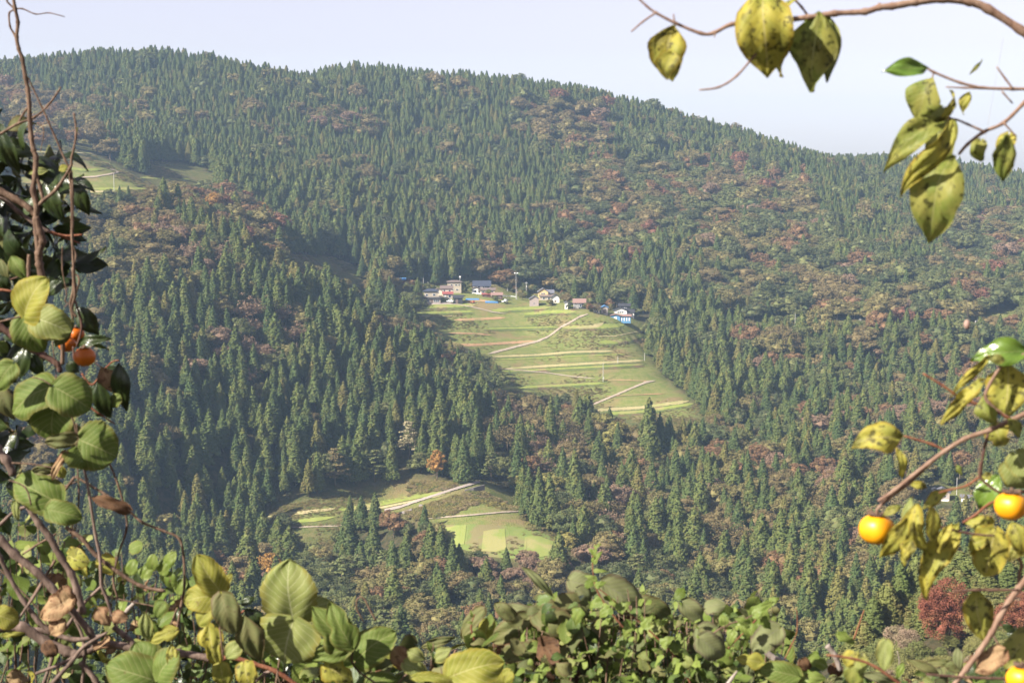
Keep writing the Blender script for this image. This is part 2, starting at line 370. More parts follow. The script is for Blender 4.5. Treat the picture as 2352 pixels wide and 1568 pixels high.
for pts, w_, m_ in [
  ([(980,775),(1250,765),(1450,748),(1690,742)], 10, F_TAN), ([(1060,846),(1300,830),(1600,812),(1870,797)], 12, F_TAN),
  ([(985,965),(1250,950),(1640,930)], 12, F_GREEN), ([(1590,1090),(1850,1075),(2140,1036)], 15, F_TAN), ([(1640,1112),(1880,1096),(2170,1050)], 14, F_GREEN),
  ([(510,520),(700,514),(880,508)], 10, F_GREEN), ([(980,505),(1150,492),(1330,485)], 16, F_GREEN), ([(1170,526),(1320,510),(1480,510)], 16, F_GREEN),
  ([(1395,604),(1560,600),(1760,588)], 20, F_GREEN), ([(1610,690),(1700,688),(1790,672),(1890,642)], 20, F_GREEN),
  ([(680,710),(900,705),(1250,684)], 13, F_BROWN), ([(930,611),(1150,606),(1370,600)], 8, F_GREEN), ([(760,560),(930,553),(1060,546)], 12, F_BROWN),
  ([(520,470),(620,476),(760,470),(900,462)], 26, F_GREEN), ([(720,636),(900,640),(980,650)], 8, F_BROWN), ([(520,535),(800,536)], 5, F_TAN),
  ([(960,792),(1100,790),(1500,770),(1800,760)], 6, F_GREEN), ([(1020,862),(1300,850),(1880,820)], 8, F_GREEN), ([(1760,1195),(1860,1210),(2090,1250)], 16, F_GREEN),
  ([(1640,1010),(1800,1000),(2000,992)], 5, F_BROWN), ([(1640,912),(1760,912),(1920,920)], 6, F_BROWN), ([(1580,655),(1700,655),(1900,615)], 6, F_TAN)]:
    if m_ is not F_BROWN and w_ > 7: strip('field_bank', [(a, b + w_ * .5 + 6) for a, b in pts], 13, F_BANK, Z2, .14); strip('field_bank', [(a + 20, b - w_ * .5 - 3) for a, b in pts], 7, F_BANK, Z2, .12)
    strip('field', pts, w_ * (1.15 if w_ > 9 else 1), m_, Z2)
patch('field', [(1440,612),(1560,590),(1640,573),(1632,590),(1600,606),(1500,612)], F_TAN, Z2, .3)
strip('dirt_path', [(1548,525),(1500,540),(1440,575),(1390,600),(1345,635),(1310,660),(1250,685),(1130,715),(960,760)], 13, F_PATH, Z2, .32)
strip('dirt_path', [(1940,918),(1890,925),(1800,962),(1700,1005),(1555,1066)], 12, F_PATH, Z2, .32)
strip('dirt_path', [(1010,845),(1150,856),(1300,870),(1450,892),(1590,905)], 5, F_PATH, Z2, .32)
strip('dirt_path', [(520,372),(640,390),(780,420),(870,445),(1000,462)], 9, F_PATH, Z3, .32)
patch('courtyard', [(150,366),(190,358),(380,352),(450,345),(500,365),(560,375),(450,372),(210,378)], F_ROAD, Z3, .3)
patch('bare_plot', [(620,335),(760,322),(860,345),(830,352),(640,350)], F_BROWN, Z3, .3)
patch('field', [(710,297),(930,250),(1180,205),(1350,180),(1420,188),(1200,228),(1000,268),(860,290),(740,304)], F_GREEN, Z5)
patch('field', [(390,372),(500,352),(620,340),(700,340),(640,358),(560,372),(390,382)], F_GREEN, Z5)
strip('road', [(1000,302),(1100,280),(1200,245),(1330,203),(1450,165),(1600,120)], 15, F_ROAD, Z5, .35, False)
strip('farm_track', [(1250,354),(1500,335),(1750,312),(1885,306)], 9, F_PATH, Z5, .32)
strip('dirt_path', [(395,410),(560,404),(745,398)], 7, F_PATH, Z5, .32)
strip('field', [(760,312),(1000,280),(1380,200)], 12, F_PALE, Z5)
strip('field', [(270,340),(450,318),(690,290)], 20, F_PALE, Z5)
patch('field', [(1345,392),(1560,385),(1800,400),(1980,430),(2100,490),(2160,530),(2100,590),(1950,612),(1800,600),(1640,590),(1500,545),(1400,520)], F_BG, Z5, .06)
patch('rice_field', [(1385,408),(1450,396),(1515,393),(1508,450),(1500,515),(1440,518)], F_RICE, Z5)
patch('rice_field', [(1622,432),(1680,420),(1755,415),(1765,545),(1700,562),(1608,556)], F_RICE, Z5)
patch('rice_field', [(1880,468),(1910,460),(1970,462),(2060,495),(2130,527),(2080,575),(1935,602),(1875,585)], F_RICE, Z5)
strip('stubble_strip', [(1893,470),(1891,520),(1888,575)], 44, F_RICET, Z5, .3)
strip('stubble_strip', [(1925,590),(1960,583)], 10, F_RICET, Z5, .3)
for pts in ([(1525,395),(1522,460),(1510,525)], [(1775,415),(1785,480),(1775,545)]):
    strip('field_bank', pts, 6, F_TAN, Z5)
for pts, w_, m_ in [([(110,1018),(400,1022),(700,1036)], 7, F_PALE), ([(120,1128),(260,1120),(400,1126),(560,1145),(700,1140)], 16, F_GREEN),
   ([(520,1290),(640,1290),(770,1288)], 12, F_PALE), ([(600,1272),(800,1272),(990,1268)], 16, F_GREEN), ([(940,1195),(1100,1198),(1280,1208)], 14, F_GREEN), ([(500,1320),(700,1318)], 14, F_PALE)]:
    strip('field', pts, w_, m_, Z1)
strip('dirt_path', [(500,1198),(640,1190),(740,1172),(800,1158),(770,1146),(740,1140)], 10, F_PATH, Z1, .32)
strip('dirt_path', [(740,1140),(735,1110),(742,1078)], 26, F_PATH, Z1, .32)
# ------------------------------------------------------------------ trees
def nrmz(a): return a / (np.linalg.norm(a, axis=-1, keepdims=True) + 1e-9)
def clumps(C, rad, nper, size, squash=(1, 1, 1), upb=.25, jit=.5, r=None, axial=0.):
    """leaf faces scattered over the skins of clumps"""
    r = r or R; C = np.repeat(np.asarray(C, float), nper, 0); rd = np.repeat(np.asarray(rad, float), nper)
    n_ = len(C); d = nrmz(r.normal(size=(n_, 3))); pos = C + d * rd[:, None] * r.uniform(.6, 1.08, (n_, 1)) * np.asarray(squash)
    out_ = C * np.array([1, 1, 0.]); out_ = nrmz(out_) * axial
    nm = nrmz(d + out_ + np.array([0, 0, upb]) + r.normal(size=(n_, 3)) * jit); t = nrmz(np.cross(nm, r.normal(size=(n_, 3)))); b = np.cross(nm, t)
    s = (size * r.uniform(.6, 1.35, n_))[:, None]; asp = r.uniform(.55, .9, (n_, 1))
    return np.stack([pos - t * s, pos - b * s * asp, pos + t * s + nm * s * .25, pos + b * s * asp], 1)
def hull(zs, rs, n_, r, wob=.18, cx=0, cy=0):
    V = []; F = []
    for z, q in zip(zs, rs):
        for k_ in range(n_): a = 6.283 * k_ / n_; f = q * (1 + r.uniform(-wob, wob)); V.append((cx + f * math.cos(a), cy + f * math.sin(a), z))
    for i in range(len(zs) - 1):
        for k_ in range(n_): F.append((i * n_ + k_, i * n_ + (k_ + 1) % n_, (i + 1) * n_ + (k_ + 1) % n_, (i + 1) * n_ + k_))
    return V, F
def trunk(Hh, r0, r, limbs=0, spread=3.0, z0=.35):
    mb = MB(); pts = [Vector((r.normal() * .015 * Hh * i / 6, r.normal() * .015 * Hh * i / 6, Hh * i / 6 - (1.2 if i == 0 else 0))) for i in range(7)]
    mb.tube(pts, [r0 * (1 - .8 * i / 6) for i in range(7)], 7)
    for k_ in range(limbs):
        a = k_ * 2.4 + r.uniform(0, .8); z = Hh * r.uniform(z0, .8); L = spread * r.uniform(.6, 1)
        p0 = Vector((0, 0, z)); p1 = p0 + Vector((math.cos(a) * L * .5, math.sin(a) * L * .5, L * .35)); p2 = p0 + Vector((math.cos(a) * L, math.sin(a) * L, L * .9))
        mb.tube([p0, p1, p2], [r0 * .45, r0 * .28, r0 * .1], 5)
    return mb.V, mb.F
def cedar(seed, Hh=20., Rr=3.0, base=.1, ncl=430, nper=12, pw=.85, leaf=.27):
    r = np.random.default_rng(seed); C = []; rad = []
    for i in range(ncl):
        t = 1 - math.sqrt(r.uniform(0, 1)) * .985 if r.uniform() < .8 else r.uniform(0, .97); a = r.uniform(0, 6.283)
        e = Rr * ((1 - t) ** pw) * (1 + .16 * math.sin(3 * a + seed + 9 * t)) * r.uniform(.84, 1.06)
        C.append((e * math.cos(a), e * math.sin(a), Hh * (base + (1 - base) * t) - .1 * e)); rad.append(.16 + .32 * (1 - t) ** .7)
    Q = clumps(C, rad, nper, leaf, (1, 1, 1.5), .4, .4, r, .9)
    tp = np.linspace(.86, .995, 9); Q2 = clumps([(0, 0, Hh * t) for t in tp], [.12 + 1.6 * (1 - t) for t in tp], 7, .27, (1, 1, 1.5), .8, .4, r)
    zs = [Hh * (base + (1 - base) * t) for t in (0, .1, .3, .5, .7, .85, .97)]; rs = [Rr * .25] + [Rr * .76 * (1 - t) ** pw for t in (.1, .3, .5, .7, .85, .97)]
    return np.concatenate([Q, Q2]), hull(zs, rs, 9, r), trunk(Hh * .93, .26, r)
def broad(seed, Hh=12., Rr=4.6, ncl=80, nper=34, leaf=.25, base=.28, hole=.1, twigs=5, squash=.85, core=.6):
    r = np.random.default_rng(seed); lobes = []
    for i in range(int(5 + r.integers(0, 3))):
        a = i * 2.4 + r.uniform(0, 1); q = Rr * r.uniform(.3, .62) if i else 0
        lobes.append((q * math.cos(a), q * math.sin(a), Hh * (base + (1 - base) * r.uniform(.28, .6)) if i else Hh * .66, Rr * r.uniform(.42, .6)))
    C = []; rad = []; ex = []
    for i in range(ncl):
        l = lobes[i % len(lobes)]; d = nrmz(r.normal(size=3)); d[2] = abs(d[2]) * 1.1 - .35; d = nrmz(d)
        if r.uniform() < hole: continue
        C.append((l[0] + d[0] * l[3], l[1] + d[1] * l[3], l[2] + d[2] * l[3] * squash)); rad.append(r.uniform(.5, 1.05) * Rr / 4.6)
    Q = clumps(C, rad, nper, leaf, (1, 1, .75), .35, .55, r)
    V, F = [], []
    for l in lobes:
        zs = [l[2] + l[3] * squash * core * s for s in (-1, -.7, 0, .7, 1)]; rs = [l[3] * core * q for q in (.1, .7, 1, .7, .1)]
        v_, f_ = hull(zs, rs, 8, r, .2, l[0], l[1]); o = len(V); V += v_; F += [tuple(i + o for i in f) for f in f_]
    return Q, (V, F), trunk(Hh * .75, .2, r, twigs, Rr * .8)
def layered(seed, Hh=14., Rr=4.5):
    r = np.random.default_rng(seed); C = []; rad = []
    for k_ in range(11):
        t = k_ / 11; z = Hh * (.3 + .68 * t); e = Rr * (1 - t) ** .6
        for j in range(int(3 + 6 * (1 - t))):
            a = r.uniform(0, 6.283); q = e * r.uniform(.35, 1); C.append((q * math.cos(a), q * math.sin(a), z + r.normal() * .25)); rad.append(r.uniform(.7, 1.2))
    return clumps(C, rad, 26, .32, (1.15, 1.15, .22), .9, .35, r), ([], []), trunk(Hh * .95, .22, r, 9, Rr * .7, .3)
def bare(seed, Hh=12., Rr=4.5):
    """half leafless crown: many twigs and thin leaves"""
    r = np.random.default_rng(seed); mb = MB(); C = []; rad = []
    for k_ in range(60):
        a = r.uniform(0, 6.283); el = r.uniform(.2, 1.45); L = Rr * r.uniform(.7, 1.15); z0 = Hh * r.uniform(.25, .5)
        d = Vector((math.cos(a) * math.cos(el), math.sin(a) * math.cos(el), math.sin(el)))
        p = Vector((0, 0, z0)); q = p + d * L * .6; e = q + (d + Vector(r.normal(size=3)) * .3) * L * .55
        mb.tube([p, q, e], [.07, .05, .02], 3, False); C.append(tuple(e)); rad.append(r.uniform(.6, 1.1)); C.append(tuple(q)); rad.append(r.uniform(.5, .9))
    v_, f_ = trunk(Hh * .7, .2, r, 4, Rr * .6); mb.poly(v_, f_)
    return clumps(C, rad, 13, .24, (1, 1, 1), .3, .7, r), ([], []), (mb.V, mb.F)

PROTO = {}; PCOL = bpy.data.collections.new('tree_sources'); ORDER = []
def add_proto(key, data, mat_, hh):
    Q, hl, tr = data
    crown = quadmesh('crown', Q, [mat_], [(hl[0], hl[1], 0)]); tk = mkmesh('trunk', tr[0], tr[1], [BARK], True)
    both = quadmesh(key, Q, [mat_, BARK], [(hl[0], hl[1], 0), (tr[0], tr[1], 1)])
    o = bpy.data.objects.new(key, both); PCOL.objects.link(o)
    PROTO[key] = (crown, tk, hh); ORDER.append(key)
for i in range(6): add_proto('cedar_%d' % i, cedar(10 + i, 20, [3.0,2.6,3.3,2.8,3.1,2.5][i], [.08,.12,.1,.16,.06,.1][i], pw=[.72,.8,.66,.76,.85,.62][i]), CED[[0,1,0,2,1,0][i]], 20.)
for c in ('green','dark','olive','brown','rust','red','pink'):
    for i in range(2): add_proto('%s_%d' % (c, i), broad(50 + i + 7 * len(c) + ord(c[0]), 12, 4.6, 120, 56, .20, .04, .05 + .06 * i, squash=1.0 - .12 * i, core=.72), BRD[c], 12.)
add_proto('bare_pink', bare(3), BRD['pink'], 12.); add_proto('bare_brown', bare(4), BRD['brown'], 12.)
add_proto('layer_green', layered(5), BRD['green'], 14.); add_proto('layer_brown', layered(6), BRD['brown'], 14.)
add_proto('orange_0', broad(77, 12, 3.9, 110, 44, .20, .08, .1, squash=1.0), BRD['orange'], 12.)
add_proto('near_cedar', cedar(31, 20, 3.6, .03, ncl=900, nper=26, pw=.62, leaf=.17), NC1, 20.)
add_proto('near_cedar2', cedar(32, 20, 3.3, .03, ncl=800, nper=26, pw=.7, leaf=.17), NC2, 20.)
add_proto('near_red', broad(91, 12, 4.0, 520, 60, .10, .0, .10, squash=1.1, core=.3), BRD['nearred'], 12.)
add_proto('near_bush', broad(92, 12, 4.6, 300, 60, .13, .05, .1, squash=.8, core=.3), NB1, 12.)
add_proto('near_green', broad(93, 12, 4.6, 300, 60, .13, .05, .1, squash=.8, core=.3), NB2, 12.)
add_proto('near_pink', broad(94, 12, 4.6, 260, 50, .12, .05, .1, squash=.8, core=.3), NB3, 12.)
def scrub(seed, n1=46, leaf=.55):
    r = np.random.default_rng(seed); C = []; rad = []
    for _ in range(n1):
        a = r.uniform(0, 6.283); q = 6 * math.sqrt(r.uniform()); C.append((q * math.cos(a), q * math.sin(a), r.uniform(.2, 1) * 4.5 * (1 - (q / 7) ** 2) + .3)); rad.append(r.uniform(.9, 1.9))
    return clumps(C, rad, 22, leaf, (1, 1, 1), .6, .6, r), ([], []), ([], [])
for nm_, m_ in (('scrub_olive', BRD['olive']), ('scrub_green', BRD['green']), ('scrub_tan', TAN), ('scrub_yellow', BRD['yellow']), ('scrub_brown', BRD['brown'])): add_proto(nm_, scrub(len(nm_)), m_, 4.)
add_proto('layer_pale', layered(8), BRD['pale'], 14.)
add_proto('yellow_0', broad(81, 12, 4.6, 85, 34, .25), BRD['yellow'], 12.)
ORDER_S = sorted(ORDER); IDX = {k_: i for i, k_ in enumerate(ORDER_S)}

for o_ in list(PCOL.objects): pass
# where broadleaved trees stand (picture regions), with their colour mix
G1 = dict(dark=3, green=3, olive=2, brown=2)
REG = [  # (polygon, share of broadleaves, colours)
 ([(1330,400),(1390,365),(1520,370),(1700,378),(1860,400),(1880,480),(1935,540),(1940,640),(1800,700),(1600,690),(1440,660),(1270,600),(1290,500)], .95, dict(rust=2.2, red=.9, brown=3.5, dark=4, green=5, olive=3, pink=.8)),
 ([(1930,640),(1960,570),(2150,590),(2180,500),(2352,480),(2352,760),(1700,745),(1800,690)], .95, dict(rust=1.6, red=.6, brown=3, green=5, dark=4, olive=3, pink=1.2, layer_green=1)),
 ([(1185,240),(1300,230),(1420,262),(1410,350),(1300,345),(1195,300)], .9, dict(brown=4, rust=3, olive=2, pink=2, red=.6, dark=1)),
 ([(680,245),(760,250),(870,270),(850,300),(740,295)], .6, dict(pink=2, brown=2, olive=1)),
 ([(0,205),(120,215),(230,280),(250,345),(0,345)], .97, dict(brown=4, rust=2, olive=3, pink=1)),
 ([(180,470),(240,450),(340,440),(400,480),(480,560),(520,640),(430,640),(300,650),(180,660)], .97, dict(olive=5, brown=3, green=2, pink=1, rust=.5)),
 ([(340,410),(470,420),(560,455),(640,500),(650,570),(560,560),(500,520),(420,470)], .95, dict(rust=3, brown=3, olive=3, red=1.5, orange=.5, green=2)),
 ([(560,560),(700,590),(850,620),(860,690),(760,660),(640,640),(580,620)], .9, dict(olive=4, green=3, brown=2, orange=.4)),
 ([(420,560),(520,560),(530,620),(440,620)], .8, dict(pink=3, bare_pink=3, brown=1)),
 ([(500,720),(600,690),(720,690),(700,760),(640,830),(560,860),(500,800)], .72, dict(bare_pink=3, pink=2, olive=1, green=2)),
 ([(840,690),(960,730),(1000,800),(940,790),(850,760)], .85, dict(dark=5, brown=2, rust=1)),
 ([(1010,800),(1080,795),(1150,870),(1140,900),(1050,900),(1000,850)], .9, dict(dark=5, green=2, rust=1.5, brown=1)),
 ([(1090,900),(1200,890),(1430,950),(1440,1000),(1380,1060),(1220,1110),(1120,1010)], .8, dict(rust=3, bare_brown=4, brown=4, bare_pink=2, olive=1)),
 ([(1370,970),(1450,985),(1440,1030),(1380,1030)], .9, dict(yellow=4, olive=2)),
 ([(950,740),(1180,560),(1250,580),(1240,640),(1180,660),(1080,640)], .35, dict(rust=2, dark=3, brown=2)),
 ([(1120,570),(1165,575),(1170,650),(1110,640)], .9, dict(rust=3, brown=2)),
 ([(1180,620),(1330,640),(1400,700),(1300,690),(1200,670)], .85, dict(olive=3, brown=2, green=3)),
 ([(740,1020),(930,1010),(980,1090),(860,1110),(740,1110)], .55, dict(dark=4, layer_brown=1, green=1)),
 ([(480,1235),(620,1240),(640,1330),(520,1380),(480,1330)], .95, dict(rust=4, orange=1, pink=2, brown=2)),
 ([(0,960),(120,980),(140,1120),(0,1100)], .95, dict(rust=3, orange=.6, brown=3)),
 ([(650,1215),(780,1220),(780,1290),(690,1300)], .9, dict(olive=3, green=3, bare_pink=1)),
 ([(880,1180),(950,1175),(1000,1215),(1060,1290),(1000,1300),(900,1290)], .7, dict(rust=2, brown=2, dark=5)),
 ([(1040,1275),(1420,1230),(1480,1300),(1300,1350),(1150,1330),(1030,1310)], .9, dict(pink=3, rust=2, bare_pink=3, brown=2, olive=2)),
 ([(640,1300),(900,1310),(1300,1330),(1520,1280),(1640,1320),(1560,1420),(1300,1480),(900,1480),(620,1440)], .88, dict(dark=4, green=5, olive=2, brown=1.5, layer_green=1.5, rust=.5, pink=.5)),
 ([(1000,1440),(1900,1440),(1900,1568),(900,1568)], .7, dict(rust=1, olive=3, brown=2, green=3)),
 ([(1370,1070),(1480,1070),(1500,1150),(1420,1230),(1360,1180)], .8, dict(bare_brown=2, rust=3, pink=2, bare_pink=2)),
 ([(1600,1130),(1780,1130),(1790,1220),(1690,1260),(1600,1220)], .8, dict(brown=3, pink=2, bare_brown=3, olive=2)),
 ([(1700,760),(2352,760),(2352,940),(2050,960),(1900,900),(1720,860)], .72, dict(rust=3, brown=3, olive=2, green=4, dark=2, pink=2.5, layer_green=1)),
 ([(1560,740),(1720,740),(1740,830),(1600,850)], .3, dict(dark=3, brown=1)),
 ([(1740,1240),(2000,1230),(2000,1330),(1760,1400)], .45, dict(olive=3, brown=2, rust=2, green=1)),
]
NR0 = len(REG)
REG += [
 ([(1590,960),(1800,900),(2352,950),(2352,1240),(1900,1260),(1560,1240)], .70, dict(olive=3, green=4, dark=3, brown=2, rust=1.5, bare_brown=1, pink=1)),
 ([(1500,1230),(1760,1230),(1900,1568),(1500,1568)], .72, dict(olive=3, green=5, dark=4, brown=2, rust=1, yellow=1)),
 ([(1130,960),(1600,960),(1600,1250),(1180,1250)], .58, dict(olive=3, green=4, dark=3, brown=2, yellow=1)),
 ([(200,640),(640,640),(640,900),(200,900)], .2, dict(olive=3, pink=2, brown=2, green=2)),
]
def build_forest():
    X = []; Y = []
    for (a, b, s) in ((330, 700, 6.6), (700, 1000, 5.9), (1000, 1620, 4.7), (120, 330, 6.0)):
        ys = np.arange(a, b, s)
        for y in ys:
            xm = y * HW / 2 * 1.12 + 15; xs = np.arange(-xm, xm, s) if a >= 330 else np.arange(y * .12, xm + 10, s)
            X += list(xs + R.uniform(-.45, .45, len(xs)) * s); Y += list(y + R.uniform(-.45, .45, len(xs)) * s)
    X = np.array(X); Y = np.array(Y); Zg = H(X, Y)
    ub, vb = proj(X, Y, Zg); um, vm = proj(X, Y, Zg + 8); ut, vt = proj(X, Y, Zg + 15); u2, v2 = proj(X, Y, Zg + 5)
    kill = np.zeros(len(X), bool); small = np.zeros(len(X), bool)
    for p in OPEN[:3] + OPEN[4:] + [ROUGH[0], ROUGH[1]]:
        kill |= inpoly(ub, vb, p) | inpoly(*proj(X, Y, Zg + 1.5), p); t6 = proj(X, Y, Zg + 6); t14 = proj(X, Y, Zg + 14)
        kill |= inpoly(t6[0], t6[1] + 5, p) & (R.uniform(size=len(X)) < .8); small |= inpoly(t14[0], t14[1] + 9, p) | inpoly(um, vm + 8, p)
    kill |= inpoly(ub, vb, OPEN[3]) & (R.uniform(size=len(X)) < .6)
    for p in ROUGH: kill |= inpoly(ub, vb, p) & (R.uniform(size=len(X)) < .93)
    kill |= (ut < -140) | (ut > 2490) | (vt > 1640)
    kill |= (Y < 330) & ~inpoly(um, vm, [(1960,1600),(1990,1500),(2080,1420),(2200,1330),(2352,1215),(2500,1150),(2500,1700),(1960,1700)])
    kill |= inpoly(ub, vb, [(880,640),(1010,650),(1010,700),(950,722),(905,715)])
    for hx, hy in [(h.x, h.y) for h in KEEP]: kill |= ((X - hx) ** 2 + (Y - hy) ** 2 < 5.5 ** 2) | ((np.abs(X - hx * Y / hy) < 4.6) & (Y > hy - 17) & (Y < hy + 2))
    # hidden behind the ground
    vis = np.ones(len(X), bool)
    for f in np.linspace(.3, .985, 60): vis &= ~(H(X * f, Y * f) > (Zg + 24) * f + 1.0)
    m = ~kill & vis; small = small[m]; X, Y, Zg, um, vm, ub, vb, ut, vt = [a[m] for a in (X, Y, Zg, um, vm, ub, vb, ut, vt)]
    n_ = len(X); pb = np.full(n_, .05); pal = np.full(n_, -1)
    pb = pb + .05 * np.clip(noise2(X / 45, Y / 45, 21), 0, 2)
    for i, (poly, p, c) in sorted(enumerate(REG), key=lambda t: t[0] < NR0):
        jx = um + R.normal(size=n_) * 9; jy = vm + R.normal(size=n_) * 7
        q = inpoly(jx, jy, poly); pb[q] = p; pal[q] = i
    nearR = (Y < 330); pb[nearR] = 1.0; pb[small] = np.maximum(pb[small], .85)
    # cedar plantations inside the mixed woods
    for poly in ([(1480,560),(1560,520),(1620,600),(1600,700),(1500,690)], [(1950,400),(2080,430),(2170,590),(2060,620),(1960,520)], [(1370,590),(1480,600),(1490,690),(1370,690)]):
        q = inpoly(um, vm, poly); pb[q] = .18
    bl = R.uniform(size=n_) < pb
    keys = []; cells = {}
    for r_ in REG:
        if 'bare_pink' not in r_[2] and 'pink' in r_[2]: r_[2]['pink'] *= .5
    for i in range(n_):
        if not bl[i]:
            k_ = int(R.integers(0, 6)); 
            if k_ == 3 and R.uniform() < .5: k_ = 1
            keys.append('cedar_%d' % k_)
        else:
            c = REG[pal[i]][2] if pal[i] >= 0 else (dict(green=3, olive=3, yellow=2, dark=2, rust=.6) if nearR[i] else G1)
            ks = list(c); w_ = np.array([c[a] for a in ks], float); ck = (int(X[i] // 17), int(Y[i] // 17), pal[i]); cells.setdefault(ck, R.uniform()); uu = cells[ck] if R.uniform() < .6 else R.uniform(); a = ks[min(int(np.searchsorted(np.cumsum(w_ / w_.sum()), uu)), len(ks) - 1)]
            keys.append(a if a in PROTO else a + ('_0' if a in ('orange', 'yellow') else '_%d' % R.integers(0, 2)))
    from mathutils import kdtree
    bi = np.where(bl & ~small & ~nearR)[0]; kd = kdtree.KDTree(len(bi)); [kd.insert((X[i], Y[i], 0), j) for j, i in enumerate(bi)]; kd.balance(); gone = set()
    for j, i in enumerate(bi):
        if j in gone: continue
        for _, q, d_ in kd.find_range((X[i], Y[i], 0), 8.8 if Y[i] > 850 else 7.4):
            if q > j: gone.add(q)
    gm = np.ones(n_, bool); gm[bi[list(gone)]] = False
    X, Y, Zg, um, vm, ub, vb, ut, vt, small, nearR, bl = [a[gm] for a in (X, Y, Zg, um, vm, ub, vb, ut, vt, small, nearR, bl)]; keys = [k_ for k_, g_ in zip(keys, gm) if g_]; n_ = len(X)
    cedm = ~bl
    for i in np.where(nearR)[0]:
        keys[i] = ['near_cedar', 'near_cedar2'][int(R.integers(0, 2))] if cedm[i] else ['near_bush', 'near_green', 'near_pink', 'near_bush'][int(R.integers(0, 4))]
    sz = np.where(cedm & (R.uniform(size=n_) < .18), .72, 1.0) * np.where(cedm, np.where(Y < 760, .86, np.where(Y > 1050, .70, .86)), np.where(Y < 330, .28, 1.02)) * np.where(Y > 1230, R.uniform(.55, 1.3, n_), R.uniform(.76, 1.2, n_))
    sz[small] *= .6
    sz[(um < 500) & (vm > 1100)] *= .85
    sz = sz * np.where(~cedm & (Y > 850), R.uniform(.95, 1.5, n_), 1)
    sw = np.minimum(sz, 1.15) * R.uniform(.9, 1.2, n_) * np.where(~cedm & (Y > 850), 1.30, 1) * np.where(cedm, 1.46, 1.25); rot = R.uniform(0, 6.283, n_)
    hgt = sz * np.array([PROTO[k_][2] for k_ in keys])
    # largest in the picture, standing in view, clear of the near growth
    app = hgt / Y; inv = (ut > 10) & (ut < 2340) & (vt > 60) & (vm < 1480) & ~((ut < 180) & (vt < 1250)) 
    keep = np.zeros(n_, bool)
    for sel in (cedm, ~cedm):
        id_ = np.where(sel & inv)[0]; id_ = id_[np.argsort(-app[id_])][:300]; keep[id_] = True
    print('forest', n_, 'cedars', int(cedm.sum()), 'broad', int((~cedm).sum()))
    def scatter(name, sel, label, cat):
        me = bpy.data.meshes.new(name); me.from_pydata([tuple(p) for p in np.stack([X, Y, Zg], -1)[sel]], [], [])
        a = me.attributes.new('rot', 'FLOAT_VECTOR', 'POINT'); rv = np.zeros((int(sel.sum()), 3), np.float32); rv[:, 2] = rot[sel]; rv[:, 0] = R.normal(size=len(rv)) * .025; a.data.foreach_set('vector', rv.ravel())
        a = me.attributes.new('scl', 'FLOAT_VECTOR', 'POINT'); a.data.foreach_set('vector', np.stack([sw[sel], sw[sel], sz[sel]], -1).astype(np.float32).ravel())
        a = me.attributes.new('idx', 'INT', 'POINT'); a.data.foreach_set('value', np.array([IDX[keys[i]] for i in np.where(sel)[0]], np.int32))
        o = link(name, me, label=label, cat=cat, kind='stuff'); md = o.modifiers.new('scatter', 'NODES'); md.node_group = SCAT
    scatter('cedar_forest', cedm & ~keep, 'dense dark green cedar forest covering the far mountain slopes', 'forest')
    scatter('broadleaf_forest', ~cedm & ~keep, 'mixed green, brown and rust coloured broadleaf woods on the far slopes', 'forest')
    def where(i):
        u, v = um[i], vm[i]
        if Y[i] < 330: return 'on the near hillside in the lower right corner'
        for (a, b, c, d, t_) in SPOTS:
            if a <= u < c and b <= v < d: return t_
        if v > 1280: return 'in the woods at the bottom of the valley' if u < 1400 else 'on the wooded slope at the lower right'
        if u < 640 : return 'on the forested slope at the lower left' if v > 900 else 'on the slope at the left'
        if u < 1130: return 'beside the lower farm road' if v > 1050 else 'in the forest left of the terraces'
        if u < 1600: return 'below the terraced fields'
        return 'in the forest right of the terraced fields'
    CW = dict(near='green to yellowish', green='mid green', dark='dark green', olive='olive', brown='brown', rust='rust coloured', red='reddish', pink='faded pinkish', bare='half bare', layer='flat layered', orange='orange', yellow='yellow green', )
    for i in np.where(keep)[0]:
        k_ = keys[i]; cr, tk, hh = PROTO[k_]; w_ = where(i)
        if cedm[i]:
            nm, cat = 'cedar_tree', 'cedar tree'; lb = ('tall ' if sz[i] > 1.05 else 'small ' if sz[i] < .75 else '') + ('olive tinged' if k_.endswith('3') else 'dark green') + (' slender' if sw[i] / sz[i] < 1.32 else ' broad') + ' cedar ' + w_; gp = 'cedars ' + w_
        else:
            nm, cat = 'broadleaf_tree', 'tree'; lb = ('large ' if sz[i] > 1.0 else 'small ') + CW[k_.split('_')[0]] + ' broadleaf tree ' + w_; gp = 'broadleaf trees ' + w_
        e = empty(nm, (X[i], Y[i], Zg[i]), rot[i], lb, cat, gp); e.scale = (sw[i], sw[i], sz[i])
        link('crown', cr, e); link('trunk', tk, e)
